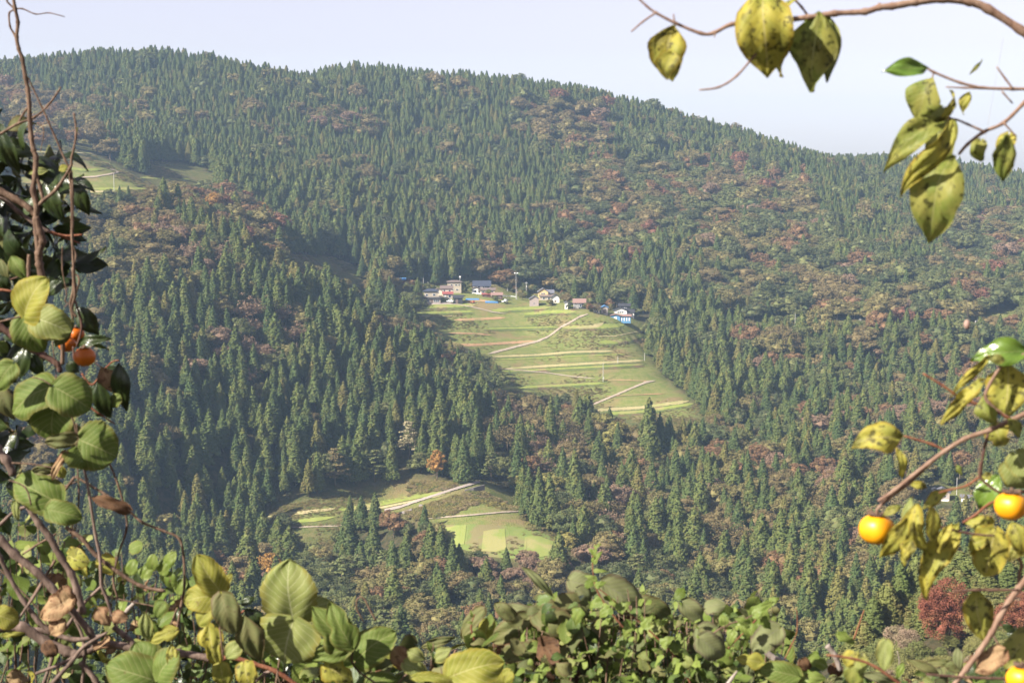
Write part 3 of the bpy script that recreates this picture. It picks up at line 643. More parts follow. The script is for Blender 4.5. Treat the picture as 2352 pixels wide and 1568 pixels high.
SPOTS = [(0,900,430,1150,'behind the big kudzu leaves at the left'),(430,900,640,1150,'at the left foot of the big cedar slope'),(640,900,860,1120,'left of the brown layered tree above the farm road'),(860,880,1130,1120,'around the orange tree above the farm road'),
 (0,1150,400,1500,'behind the crossing limbs at the lower left'),(400,1150,640,1300,'left of the lower green fields'),(640,1150,800,1330,'directly below the left end of the lower fields'),(800,1150,1010,1330,'between the farm road and the rice fields'),(1010,1230,1330,1400,'right below the three rice fields'),
 (400,1300,760,1500,'above the largest kudzu leaf'),(760,1330,1010,1500,'between the largest kudzu leaf and the bramble mound'),(1010,1400,1330,1500,'just above the bramble mound'),(1130,900,1360,1230,'between the terraces and the rice fields'),(1360,960,1480,1230,'left of the tallest cedar under the terraces'),(1480,960,1620,1230,'around the tallest cedar under the terraces'),
 (1620,850,1800,1100,'right of the lower terrace corner'),(1800,850,1960,1100,'left of the yellow persimmon leaf'),(1960,850,2352,1100,'behind the persimmon branches at the right'),(1620,1100,1800,1260,'halfway between the terraces and the hanging persimmon'),(1800,1100,1980,1260,'just left of the hanging persimmon'),(1980,1100,2352,1260,'behind the hanging persimmon and its leaves'),
 (1330,1230,1500,1400,'above the thin bramble shoot'),(1500,1230,1650,1500,'in the lower slope above the bramble mound'),(1650,1230,1820,1500,'in the lower slope left of the near hillside'),(1820,1230,2000,1500,'beside the near hillside with the red maple')]
# geometry nodes: one tree source per point
SCAT = bpy.data.node_groups.new('scatter', 'GeometryNodeTree')
SCAT.interface.new_socket('Geometry', in_out='INPUT', socket_type='NodeSocketGeometry'); SCAT.interface.new_socket('Geometry', in_out='OUTPUT', socket_type='NodeSocketGeometry')
_i = SCAT.nodes.new('NodeGroupInput'); _o = SCAT.nodes.new('NodeGroupOutput'); _p = SCAT.nodes.new('GeometryNodeInstanceOnPoints'); _c = SCAT.nodes.new('GeometryNodeCollectionInfo')
_c.inputs[0].default_value = PCOL; _c.inputs['Separate Children'].default_value = True; _c.inputs['Reset Children'].default_value = True
def _na(nm, ty):
    a = SCAT.nodes.new('GeometryNodeInputNamedAttribute'); a.data_type = ty; a.inputs[0].default_value = nm; return a.outputs[0]
for a, b in ((_i.outputs[0], _p.inputs['Points']), (_c.outputs[0], _p.inputs['Instance']), (_na('rot', 'FLOAT_VECTOR'), _p.inputs['Rotation']), (_na('scl', 'FLOAT_VECTOR'), _p.inputs['Scale']), (_na('idx', 'INT'), _p.inputs['Instance Index']), (_p.outputs[0], _o.inputs[0])):
    SCAT.links.new(a, b)
_p.inputs['Pick Instance'].default_value = True

# single trees one can point at
KEEP = []
def solo(key, u, v, hgt, wid, name, label, cat='tree', rz=0., D=None, group=None):
    """u, v: foot of the tree in the picture"""
    g_ = C1(u, v, y0=D[0], y1=D[1]) if D else C1(u, v); cr, tk, hh = PROTO[key]
    e = empty(name, g_, rz, label, cat, group); e.scale = (wid, wid, hgt / hh); link('crown', cr, e); link('trunk', tk, e); KEEP.append(g_); return e
solo('orange_0', 1004, 1104, 15, 1.05, 'maple_tree', 'bright orange autumn tree standing at the forest edge above the farm road', rz=.4)
solo('layer_pale', 940, 1055, 17, 1.15, 'pine_tree', 'pale straw coloured tree with layered boughs left of the orange tree')
solo('layer_green', 1128, 1110, 14, .85, 'pine_tree', 'pale green layered tree at the upper end of the farm road')
solo('layer_brown', 770, 1115, 16, 1.3, 'pine_tree', 'brownish layered tree in the shade above the green strip of the farm road')
solo('layer_green', 860, 1105, 14, 1.2, 'pine_tree', 'grey green layered tree at the shaded forest edge above the farm road')
solo('rust_0', 905, 1235, 12, 1.1, 'broadleaf_tree', 'rust coloured tree hiding the lower end of the farm road')
solo('green_0', 706, 640, 10, .62, 'broadleaf_tree', 'single round green tree on the grassy knoll left of the village')
for u, v, h_, w_, lb in [(1490,1065,30,1.75,'tall dark green cedar, highest below the terraced fields'),(1515,1062,23,1.3,'dark green cedar joined to the right of the tallest one below the terraces'),
    (1265,1040,26,1.2,'slender cedar among the rust coloured trees under the terraces'),(1195,1062,21,1.3,'dark cedar at the left of the rust coloured trees under the terraces'),
    (1320,1170,25,1.5,'tall cedar right of the cedar group beside the lower track'),(1352,1040,20,1.3,'cedar below the foot of the lower dirt path'),(1125,1080,20,1.2,'cedar at the upper end of the farm road, at the forest edge'),
    (1215,1195,20,1.25,'leftmost cedar of the clump beside the lower track'),(1238,1208,22,1.3,'second cedar of the clump beside the lower track'),(1262,1215,21,1.4,'third cedar of the clump beside the lower track'),(1200,1168,17,1.1,'small cedar at the back of the clump beside the lower track'),
    (1465,1185,21,1.4,'yellowish cedar with open crown below the tallest cedar'),(1320,695,14,1.2,'dark conical cedar between the timbered house and the brown roofed house'),
    (872,726,21,1.8,'broad dark cedar at the left edge of the village'),(905,718,15,1.1,'dark cedar right beside the broad one at the left edge of the village'),
    (960,688,13,.9,'narrow cedar in front of the leftmost village house'),(1000,655,14,1.0,'cedar behind the leftmost village house'),(832,640,14,1.2,'cedar left of the blue roof at the forest edge'),
    (1510,760,17,1.7,'broad cedar at the right edge of the terraces, beside the village'),(1540,800,20,1.7,'large cedar at the right edge of the terraces, in front of others'),
    (858,1300,17,1.4,'cedar left of the rust coloured tree in the valley'),(800,1270,18,1.5,'cedar of the clump below the end of the farm road'),(830,1215,13,1.2,'dark cedar in front of the end of the farm road'),(862,1215,14,1.2,'dark cedar left of the rust coloured tree at the road end'),(935,1330,16,1.4,'cedar in front of the rust coloured tree in the valley'),
    (605,1265,15,1.3,'cedar below the left end of the lower green fields'),(640,1290,17,1.4,'dark cedar at the right end of the valley row below the fields'),(665,1300,15,1.5,'shaded cedar ending the valley row below the fields')]:
    solo('cedar_%d' % rnd.choice([0,1,2,4]) if 'yellowish' not in lb else 'cedar_3', u, v, h_, w_, 'cedar_tree', lb, 'cedar tree', rnd.uniform(0, 6))
for u, v, h_, w_, k_, lb in [(1370,695,17,1.25,'cedar_0','cedar behind the blue tarp roof'),(1395,690,17,1.3,'cedar_2','second cedar behind the blue tarp roof'),(1425,690,16,1.7,'dark_0','broad round dark tree behind the white gabled house'),(1455,715,17,1.5,'cedar_1','dark cedar right of the white gabled house'),
    (1005,648,24,1.1,'cedar_1','tall cedar at the left of the dark grove behind the village'),(1070,640,26,1.2,'cedar_1','tall cedar with bare trunk behind the beige house'),(1040,642,25,1.2,'cedar_0','tall cedar with bare trunk in the grove behind the village')]:
    solo(k_, u, v, h_, w_, 'cedar_tree' if k_[0] == 'c' else 'broadleaf_tree', lb, 'cedar tree' if k_[0] == 'c' else 'tree', rnd.uniform(0, 6))
# near hillside: trees given by the picture height of their tops and their distance
def near(key, u, vt, D, wid, name, label, cat, group=None, hmin=3.0, hmax=17.0):
    x = float(ray(u, 1400)[0] / ray(u, 1400)[1]) * D; z = float(H(x, D)); zt = P(u, vt, D).z; h_ = min(max(zt - z, hmin), hmax); cr, tk, hh = PROTO[key]
    e = empty(name, (x, D, z - .3), rnd.uniform(0, 6), label, cat, group); e.scale = (wid, wid, (h_ + .3) / hh); link('crown', cr, e); link('trunk', tk, e)
near('near_red', 2182, 1306, 236, 1.05, 'maple_tree', 'deep red maple on the near hillside at the lower right', 'tree')
near('near_red', 2350, 1345, 228, 1.0, 'maple_tree', 'red maple at the right edge behind the persimmon branches', 'tree')
for i, (u, v, D_) in enumerate([(1984,1425,246),(2006,1368,250),(2038,1332,253),(2068,1290,256),(2102,1272,258),(2150,1252,260),(2190,1240,262),(2235,1228,262),(2290,1215,262),(2342,1208,262),(2128,1330,250),(2400,1190,262),(2262,1300,250),(2315,1290,250)]):
    near(['near_cedar', 'near_cedar2'][i % 2], u, v, D_, rnd.uniform(.95, 1.2), 'cedar_tree', 'sunlit green cedar on the near hillside ' + ('left of the red maple' if u < 2085 else 'directly above the red maple' if u < 2250 else 'right of the red maple at the picture edge'), 'cedar tree', 'cedars ' + ('left of' if u < 2085 else 'directly above' if u < 2250 else 'right of') + ' the red maple')
def spine(u): return float(np.interp(u, [1960,1984,2006,2038,2068,2102,2150,2190,2290,2400], [1470,1425,1368,1332,1290,1272,1252,1240,1215,1190]))
for i in range(34):
    u = rnd.uniform(1995, 2400); v = spine(u) + rnd.uniform(14, 95)
    near(['near_cedar', 'near_cedar2'][i % 2], u, v, 262 - (v - spine(u)) * .12, rnd.uniform(.95, 1.35), 'cedar_tree', 'sunlit green cedar on the near hillside ' + ('left of the red maple' if u < 2085 else 'directly above the red maple' if u < 2250 else 'right of the red maple at the picture edge'), 'cedar tree', 'cedars ' + ('left of' if u < 2085 else 'directly above' if u < 2250 else 'right of') + ' the red maple', 2.5, 14)
for i in range(75):
    u = rnd.uniform(1885, 2400); v = rnd.uniform(max(spine(u) + 70, 1380), 1590)
    if 2085 < u < 2275 and v < 1492 or v < np.interp(u, [1885, 1960, 2020, 2060], [1540, 1475, 1420, 1380]): continue
    k_ = rnd.choice('yyggyp' if u > 2040 else 'yyyg')
    near(dict(y='near_bush', g='near_green', p='near_pink')[k_], u, v, float(np.interp(v, [1380, 1500, 1590], [238, 222, 205])), rnd.uniform(.32, .6), 'bush', dict(y='yellow green', g='green', p='faded pinkish')[k_] + ' leafy bush on the near hillside around the red maple', 'bush', 'leafy bushes around the red maple', 1.8, 6)
for i, (u, v, D_, k_) in enumerate([(1905,1535,222,'y'),(1950,1490,226,'g'),(1992,1462,230,'y'),(2030,1445,234,'g'),(2062,1400,238,'p'),(2085,1420,233,'p'),(2110,1455,228,'g'),(2060,1470,224,'y'),(2010,1500,220,'g'),(2110,1500,215,'y'),(2150,1535,210,'g'),(2275,1420,226,'y'),(2265,1390,232,'y'),(2300,1360,236,'y'),(2345,1400,230,'g'),(2260,1450,222,'y'),(2300,1440,220,'g'),(2330,1470,214,'y'),(2215,1530,212,'g'),(1960,1545,214,'p'),(2380,1420,226,'y')]):
    near(dict(y='near_bush', g='near_green', p='near_pink')[k_], u, v, D_, rnd.uniform(.5, .75), 'bush', dict(y='yellow green', g='green', p='faded pinkish')[k_] + ' bush on the near hillside around the red maple', 'bush', 'bushes around the red maple', 2.5, 8)

# shrubs and tall grass on the banks
def undergrowth():
    pts = []
    for poly, dens in ((OPEN[0], .05), (OPEN[1], .10), (OPEN[2], .12), (ROUGH[0], .40), (ROUGH[1], .14), (ROUGH[2], .2), (ROUGH[3], .12), (ROUGH[4], .2), (ROUGH[5], .2), (OPEN[3], .05)):
        us = [p[0] for p in poly]; vs = [p[1] for p in poly]; n_ = int((max(us) - min(us)) * (max(vs) - min(vs)) * dens * 2)
        u = R.uniform(min(us), max(us), n_); v = R.uniform(min(vs), max(vs), n_); m = inpoly(u, v, poly); pts += list(zip(u[m], v[m]))
    pts = np.array(pts); u, v = pts[:, 0], pts[:, 1]; ok = np.ones(len(u), bool)
    for poly in CLEAR: ok &= ~inpoly(u, v, poly)
    x, y, z = cast(u, v); f = noise2(x / 9, y / 9, 31); ok &= f > R.uniform(-.2, 1.1, len(x))
    x, y, z, u, v = x[ok], y[ok], z[ok], u[ok], v[ok]
    ks = ['scrub_olive', 'scrub_green', 'scrub_tan', 'scrub_yellow', 'scrub_brown']; ps = np.array([4, 1.5, 4, 4.5, .6]); ps = ps / ps.sum()
    kk = R.choice(len(ks), size=len(x), p=ps); s = R.uniform(.03, .085, len(x)); s[(u > 940) & (u < 1260) & (v > 1105) & (v < 1215)] *= 2.6; s[u < 520] *= 2.0; s[(u > 600) & (u < 900) & (v > 540) & (v < 720)] *= 2.2
    me = bpy.data.meshes.new('undergrowth'); me.from_pydata([tuple(p) for p in np.stack([x, y, z - .1], -1)], [], [])
    a = me.attributes.new('rot', 'FLOAT_VECTOR', 'POINT'); rv = np.zeros((len(x), 3), np.float32); rv[:, 2] = R.uniform(0, 6.28, len(x)); a.data.foreach_set('vector', rv.ravel())
    a = me.attributes.new('scl', 'FLOAT_VECTOR', 'POINT'); a.data.foreach_set('vector', np.stack([s * 1.7, s * 1.7, s], -1).astype(np.float32).ravel())
    a = me.attributes.new('idx', 'INT', 'POINT'); a.data.foreach_set('value', np.array([IDX[ks[i]] for i in kk], np.int32))
    o = link('undergrowth', me, label='low scrub and tall grass on the terrace banks and rough slopes', cat='undergrowth', kind='stuff'); md = o.modifiers.new('scatter', 'NODES'); md.node_group = SCAT
    print('undergrowth', len(x))
# fields and roads kept clear of scrub
CLEAR = []
def _line(conv, pts, w_):
    q = [conv(*p) for p in pts]; h_ = w_ * .5 * (conv(0, 1)[1] - conv(0, 0)[1]); CLEAR.append([(a, b - h_) for a, b in q] + [(a, b + h_ + 1.5) for a, b in reversed(q)])
for pts, w_ in [([(980,775),(1250,765),(1450,748),(1690,742)],9),([(1060,846),(1300,830),(1600,812),(1870,797)],11),([(985,965),(1250,950),(1640,930)],11),([(1590,1095),(1850,1082),(2160,1042)],28),
    ([(510,520),(880,508)],10),([(980,505),(1330,485)],16),([(1170,526),(1320,510),(1480,510)],16),([(1395,604),(1560,600),(1760,588)],22),([(1610,690),(1700,688),(1790,672),(1890,642)],20),([(680,710),(900,705),(1250,684)],13),([(930,611),(1370,600)],8),([(760,560),(930,553),(1060,546)],10),
    ([(520,470),(620,476),(760,470),(900,462)],26),([(1548,525),(1440,575),(1390,600),(1310,660),(1250,685),(1130,715),(960,760)],14),([(1940,918),(1800,962),(1700,1005),(1555,1066)],12),([(1010,845),(1300,870),(1590,905)],5)]: _line(Z2, pts, w_)
_line(Z5, [(720,300),(1000,262),(1400,185)], 40); _line(Z5, [(390,372),(560,362),(700,345)], 36); _line(Z5, [(1000,312),(1200,257),(1450,177),(1600,132)], 62); _line(Z5, [(1250,364),(1500,345),(1750,322),(1885,316)], 34); _line(Z5, [(395,410),(745,398)], 8)
for p in ([(1385,400),(1515,390),(1500,520),(1440,522)], [(1615,420),(1760,410),(1770,550),(1700,565),(1605,558)], [(1875,460),(1970,458),(2135,527),(2080,580),(1935,606),(1870,588)]): CLEAR.append([Z5(*q) for q in p])
CLEAR.append([Z3(*q) for q in [(120,360),(120,280),(330,180),(580,140),(900,140),(960,300),(1200,300),(1220,380),(1700,400),(1980,450),(2230,480),(2200,545),(1960,540),(1700,470),(1500,430),(1200,400),(600,375)]])
for pts, w_ in [([(110,1018),(400,1022),(700,1036)],7),([(120,1128),(260,1120),(560,1145),(700,1140)],14),([(520,1290),(770,1288)],12),([(600,1272),(990,1268)],14),([(940,1195),(1280,1208)],10),([(500,1198),(640,1190),(740,1172),(800,1158)],12),([(730,1140),(745,1078)],12)]: _line(Z1, pts, w_)
# ------------------------------------------------------------------ village
WM = dict(beige=plain('beige_render', (.42,.36,.27)), cream=plain('cream_render', (.62,.54,.42)), white=plain('white_plaster', (.75,.72,.66)), grey=plain('grey_boards', (.34,.29,.26)),
          dark=plain('dark_boards', (.035,.035,.04)), maroon=plain('maroon_boards', (.12,.05,.045)), timber=plain('timber_and_plaster', (.62,.45,.22)), blue=plain('light_blue_boards', (.10,.24,.40), var=.2), pinkg=plain('pinkish_grey_boards', (.36,.29,.27)))
RM = dict(navy=plain('dark_slate_tiles', (.045,.052,.075), .5), brown=plain('brown_metal_roof', (.15,.115,.10), .55), red=plain('red_metal_roof', (.24,.07,.06), .5), grey=plain('grey_tiles', (.14,.14,.16), .5),
          rosy=plain('faded_rose_roof', (.24,.15,.125), .6), bluet=plain('blue_tarp', (.07,.20,.40), .6), dark=plain('black_roof', (.04,.04,.045), .5))
GLASS = plain('window_glass', (.04,.05,.07), .15, .05, spec=.6); WFR = plain('white_window_frame', (.78,.78,.76)); DOORM = plain('door_panel', (.16,.12,.10)); METAL = plain('weathered_metal', (.5,.5,.5), .5)
def house(name, label, cat, conv, ab, W_, vols, group='houses of the hillside village'):
    """ab: middle of the front foot in the crop; W_: front width there in crop pixels; vols in fractions of it"""
    u, v = conv(*ab); g_ = C1(u, v); mpp = (conv(1, 0)[0] - conv(0, 0)[0]) * K * g_.y; w_ = W_ * mpp; rz = math.atan2(g_.x, g_.y) * -1
    e = empty(name, g_, rz, label, cat, group)
    for vo in vols:
        x0, x1, dep, h_, wall, roof, kind = vo[:7]; wins = vo[7] if len(vo) > 7 else []; yo = vo[8] if len(vo) > 8 else 0; z0 = vo[9] if len(vo) > 9 else 0; pitch = vo[10] if len(vo) > 10 else .42
        x0 *= w_; x1 *= w_; h_ *= w_; dep *= w_; yo *= w_; z0 *= w_; base = z0 - (1.0 if z0 == 0 else 0); y0, y1 = yo, yo + dep; xm = (x0 + x1) / 2; ym = (y0 + y1) / 2
        mb = MB()
        if kind == 'gx':      # ridge along the front
            rh = pitch * dep / 2; pr = [(x0, y0, base), (x0, y1, base), (x0, y1, h_), (x0, ym, h_ + rh), (x0, y0, h_)]; pr += [(x1, y, z) for _, y, z in pr]
            mb.poly(pr, [(0,1,2,3,4)[::1], (9,8,7,6,5), (0,4,9,5), (1,6,7,2), (4,3,8,9), (3,2,7,8), (0,5,6,1)])
            o = .55; t = .2; rf = MB()
            for sg, ya in ((-1, y0), (1, y1)):
                yy = ya + sg * o; zz = h_ - pitch * o
                rf.poly([(x0 - o, yy, zz + .03), (x1 + o, yy, zz + .03), (x1 + o, ym, h_ + rh + .03), (x0 - o, ym, h_ + rh + .03), (x0 - o, yy, zz + t), (x1 + o, yy, zz + t), (x1 + o, ym, h_ + rh + t), (x0 - o, ym, h_ + rh + t)],
                        [(0,1,2,3), (7,6,5,4), (0,4,5,1), (1,5,6,2), (3,7,4,0)] if sg < 0 else [(3,2,1,0), (4,5,6,7), (1,5,4,0), (2,6,5,1), (0,4,7,3)])
        elif kind == 'gy':    # gable to the front
            wd = x1 - x0; rh = pitch * wd / 2; pr = [(x0, y0, base), (x1, y0, base), (x1, y0, h_), (xm, y0, h_ + rh), (x0, y0, h_)]; pr += [(x, y1, z) for x, _, z in pr]
            mb.poly(pr, [(4,3,2,1,0), (5,6,7,8,9), (0,5,9,4), (1,2,7,6), (4,9,8,3), (3,8,7,2), (0,1,6,5)]); o = .55; t = .2; rf = MB()
            for sg, xa in ((-1, x0), (1, x1)):
                xx = xa + sg * o; zz = h_ - pitch * o
                rf.poly([(xx, y0 - o, zz + .03), (xx, y1 + o, zz + .03), (xm, y1 + o, h_ + rh + .03), (xm, y0 - o, h_ + rh + .03), (xx, y0 - o, zz + t), (xx, y1 + o, zz + t), (xm, y1 + o, h_ + rh + t), (xm, y0 - o, h_ + rh + t)],
                        [(0,1,2,3), (7,6,5,4), (0,4,5,1), (1,5,6,2), (3,7,4,0)])
        else:                 # hipped
            mb.box(x0, x1, y0, y1, base, h_); o = .6; rh = pitch * dep / 2; q = min(dep, x1 - x0) * .42; rf = MB()
            a = [(x0 - o, y0 - o, h_ - .02), (x1 + o, y0 - o, h_ - .02), (x1 + o, y1 + o, h_ - .02), (x0 - o, y1 + o, h_ - .02)]; b_ = [(p[0], p[1], h_ + .16) for p in a]
            rf.poly(a + b_ + [(x0 + q, ym, h_ + rh + .2), (x1 - q, ym, h_ + rh + .2)], [(0,3,2,1), (0,1,5,4), (1,2,6,5), (2,3,7,6), (3,0,4,7), (4,5,9,8), (5,6,9), (6,7,8,9), (7,4,8)])
        mb.obj('wall', WM[wall], e); rf.obj('roof', RM[roof], e)
        for wn_ in wins:
            cx_, cz_, ww, wh = wn_[:4]; cx_ = x0 + cx_ * (x1 - x0); cz_ = cz_ * h_ ; ww *= (x1 - x0); wh *= h_; kd = wn_[4] if len(wn_) > 4 else 'window'
            if kd == 'left':   # opening in the left side wall
                cy_ = y0 + wn_[0] * dep; f = MB().box(x0 - .07, x0 + .02, cy_ - ww * .5, cy_ + ww * .5, cz_ - wh / 2, cz_ + wh / 2).obj('window', WFR, e)
                MB().box(x0 - .1, x0 - .06, cy_ - ww * .42, cy_ + ww * .42, cz_ - wh * .42, cz_ + wh * .42).obj('pane', GLASS, f); continue
            if kd == 'door':
                MB().box(cx_ - ww / 2, cx_ + ww / 2, y0 - .08, y0 + .02, cz_ - wh / 2, cz_ + wh / 2).obj('door', DOORM, e); continue
            if kd == 'shutter':
                MB().box(cx_ - ww / 2, cx_ + ww / 2, y0 - .08, y0 + .02, cz_ - wh / 2, cz_ + wh / 2).obj('shutter', WM['white'], e); continue
            f = MB().box(cx_ - ww / 2, cx_ + ww / 2, y0 - .07, y0 + .02, cz_ - wh / 2, cz_ + wh / 2).obj('window', WFR, e)
            pn = MB(); 
            npn = max(1, int(round(ww / 1.1)))
            for q_ in range(npn):
                a0 = cx_ - ww / 2 + ww * (q_ + .1) / npn; a1 = cx_ - ww / 2 + ww * (q_ + .9) / npn; pn.box(a0, a1, y0 - .1, y0 - .06, cz_ - wh * .42, cz_ + wh * .42)
            pn.obj('pane', GLASS, f)
    return e
house('house', 'beige two storey house with dark hipped roof, leftmost house of the village', 'house', Z3, (282, 362), 200,
  [(-.48,.5,.30,.24,'grey','dark','gx',[(.15,.55,.16,.55),(.35,.55,.2,.6),(.58,.5,.1,.7,'door'),(.8,.55,.24,.55)],0,0,.3), (-.28,.38,.42,.56,'beige','navy','hip',[(.2,.70,.16,.2),(.72,.72,.2,.2),(.3,.2,.3,.3,'left')],.16,0,.5)])
house('shed', 'small cream shed with gabled front left of the beige house', 'shed', Z3, (157, 364), 54, [(-.5,.5,1.2,1.05,'cream','grey','gy',[(.5,.3,.3,.55,'door')])], 'sheds of the hillside village')
house('house', 'tall beige two storey block with brown hipped roof, farthest back in the left group', 'house', Z3, (512, 262), 130, [(-.5,.5,.6,.78,'beige','brown','hip',[(.3,.74,.18,.14),(.62,.74,.18,.14),(.84,.74,.12,.14),(.35,.3,.2,.14),(.7,.3,.2,.14)],0,0,.35)])
house('house', 'cream house with brown roof and red lower roof beside the tall block', 'house', Z3, (432, 312), 150,
  [(-.32,.42,.5,.62,'cream','brown','gx',[(.3,.75,.14,.2),(.75,.72,.2,.2)],.12,0,.55), (-.18,.42,.30,.30,'beige','red','gx',[(.25,.45,.2,.75,'shutter'),(.7,.45,.3,.7)],-.12,0,.7), (-.72,-.3,.5,.50,'cream','brown','gy',[(.5,.7,.3,.2)],.14,0,.5)])
house('shed', 'black boarded shed with dark roof in front of the red roofed house', 'shed', Z3, (548, 368), 100, [(-.42,.42,.8,.62,'dark','dark','gx',[(.35,.4,.28,.75,'door')],0,0,.5)], 'sheds of the hillside village')
house('house', 'white two storey house with wide dark slate roof in front of the bare trunks', 'house', Z3, (775, 274), 190,
  [(-.45,.40,.5,.42,'white','navy','gx',[(.12,.8,.16,.22),(.34,.8,.16,.22),(.7,.8,.3,.2),(.9,.8,.14,.2)],.2,0,.85), (-.12,.62,.3,.22,'cream','brown','gx',[(.2,.5,.2,.5),(.5,.5,.2,.5),(.8,.5,.2,.5)],-.05,0,.5), (-.5,-.2,.26,.30,'white','brown','gy',[(.5,.5,.4,.4)],-.04,0,.35)])
house('shed', 'maroon shed with faded brown roof right of the white house', 'shed', Z3, (912, 318), 100, [(-.5,.5,.7,.38,'maroon','rosy','gx',[(.75,.45,.3,.7,'door')],0,0,.5)], 'sheds of the hillside village')
house('shed', 'low dark red lean-to in front of the white house', 'shed', Z3, (815, 302), 80, [(-.5,.5,.5,.34,'maroon','red','gx',[(.4,.45,.3,.6,'door')],0,0,.4)], 'sheds of the hillside village')
house('storehouse', 'tall narrow grey storehouse with gabled roof standing alone in the grass', 'storehouse', Z3, (1262, 390), 86, [(-.5,.5,.9,.85,'pinkg','grey','gy',[(.5,.42,.2,.12)],0,0,.6)], 'sheds of the hillside village')
house('house', 'ochre timbered house with white gable and grey roofs in the middle of the village', 'house', Z3, (1365, 330), 160,
  [(-.42,.18,.8,.48,'timber','grey','gy',[(.5,.8,.4,.18),(.5,.5,.5,.15)],.1,0,.65), (.12,.5,.6,.42,'grey','grey','gx',[(.5,.7,.3,.2)],.2,0,.5), (-.3,.45,.25,.24,'beige','brown','gx',[(.3,.5,.2,.5),(.7,.5,.2,.5)],-.16,0,.5)])
house('storehouse', 'white plastered storehouse with dark gabled roof right of the timbered house', 'storehouse', Z3, (1462, 356), 92, [(-.42,.42,1.1,.52,'white','dark','gy',[(.5,.35,.2,.4,'door')],0,0,.75)])
house('house', 'house with broad brown roof and white posts beside the top of the dirt path', 'house', Z3, (1668, 412), 180, [(-.2,.42,.45,.34,'dark','rosy','gx',[(.05,.45,.06,.85,'shutter'),(.22,.45,.05,.85,'shutter'),(.38,.45,.05,.85,'shutter'),(.6,.5,.2,.5)],0,0,.75), (-.66,-.5,.3,.34,'white','grey','gy',[(.5,.4,.4,.5)],-.1,0,.5)])
house('shed', 'cream shed covered by a bright blue tarp between bare fruit trees', 'shed', Z3, (1880, 458), 150, [(-.42,.0,.5,.34,'cream','brown','gx',[(.3,.45,.15,.6),(.65,.45,.15,.6)],0,0,.5), (.08,.5,.6,.38,'grey','bluet','gy',[(.5,.4,.4,.7,'door')],.15,0,.5)], 'sheds of the hillside village')
house('house', 'white gabled house with black roof behind the light blue shed', 'house', Z3, (2075, 458), 150, [(-.42,.40,.6,.20,'white','dark','gy',[(.5,.5,.5,.5)],0,0,.40), (-.1,.6,.5,.44,'dark','dark','gx',[(.5,.7,.4,.15)],.75,0,.5)])
house('shed', 'small white shed with dark roof right of the white gabled house', 'shed', Z3, (2172, 488), 76, [(-.5,.4,.8,.62,'white','dark','gx',[(.7,.5,.2,.5,'door')],0,0,.7)], 'sheds of the hillside village')
house('shed', 'light blue boarded shed with rose coloured roof at the edge of the terraces', 'shed', Z3, (2076, 530), 190, [(-.5,-.02,.42,.29,'blue','rosy','gy',[(.5,.42,.3,.72,'shutter')],-.03,0,.22), (-.02,.5,.36,.27,'blue','rosy','gx',[(.14,.4,.09,.6,'shutter'),(.38,.4,.09,.6,'shutter'),(.62,.4,.09,.6,'shutter'),(.86,.4,.09,.6,'shutter')],0,0,.34)], 'sheds of the hillside village')
house('shed', 'low shed with bright blue roof at the forest edge left of the village', 'shed', Z3, (5, 170), 90, [(-.5,.5,.6,.36,'maroon','bluet','gx',[(.5,.5,.3,.6,'door')],0,0,.5)], 'sheds of the hillside village')
ZR = lambda a, b: ((2800 + a / 1.78) / 1.7415, (1850 + b / 1.78) / 1.7415)
house('house', 'distant dark house with white gable and balcony behind the persimmon leaves at the right', 'house', ZR, (1720, 275), 130, [(-.42,.42,.6,.5,'grey','grey','gy',[(.3,.6,.2,.2),(.7,.6,.2,.2),(.5,.15,.9,.2,'shutter')],0,0,.5), (-.5,-.3,.5,.6,'white','dark','gy',[(.5,.6,.4,.3)],.1,0,.5)], 'houses in the valley at the right')
house('shed', 'distant white shed on the slope behind the persimmon leaves at the right', 'shed', ZR, (1910, 275), 100, [(-.5,.5,.5,.32,'white','grey','gx',[(.3,.5,.1,.6,'door'),(.7,.5,.2,.4)],0,0,.4)], 'houses in the valley at the right')

# ------------------------------------------------------------------ poles, lamps, walls, vehicles
CONC = plain('pale_concrete_pole', (.40,.385,.365)); 
def pole(conv, a, b_foot, b_top, label, arms=True, box=False, name='utility_pole', lean=0):
    u, v = conv(a, b_foot); g_ = C1(u, v); u2, v2 = conv(a, b_top); h_ = (v - v2) * K * g_.y * 1.01; e = empty(name, g_, 0, label, 'utility pole', 'utility poles on the mountainside')
    MB().tube([(0, 0, -.8), (0, 0, h_)], [.16, .11], 10).obj('pole', CONC, e)
    if arms: m_ = MB().box(-.75, .75, -.06, .06, h_ - .75, h_ - .6); [m_.box(x - .06, x + .06, -.05, .05, h_ - .6, h_ - .4) for x in (-.65, 0.35, .65)]; m_.obj('crossarm', METAL, e)
    if box: MB().tube([(.3, 0, h_ * box - .5), (.3, 0, h_ * box + .5)], .32, 10).obj('transformer', CONC, e)
    return e
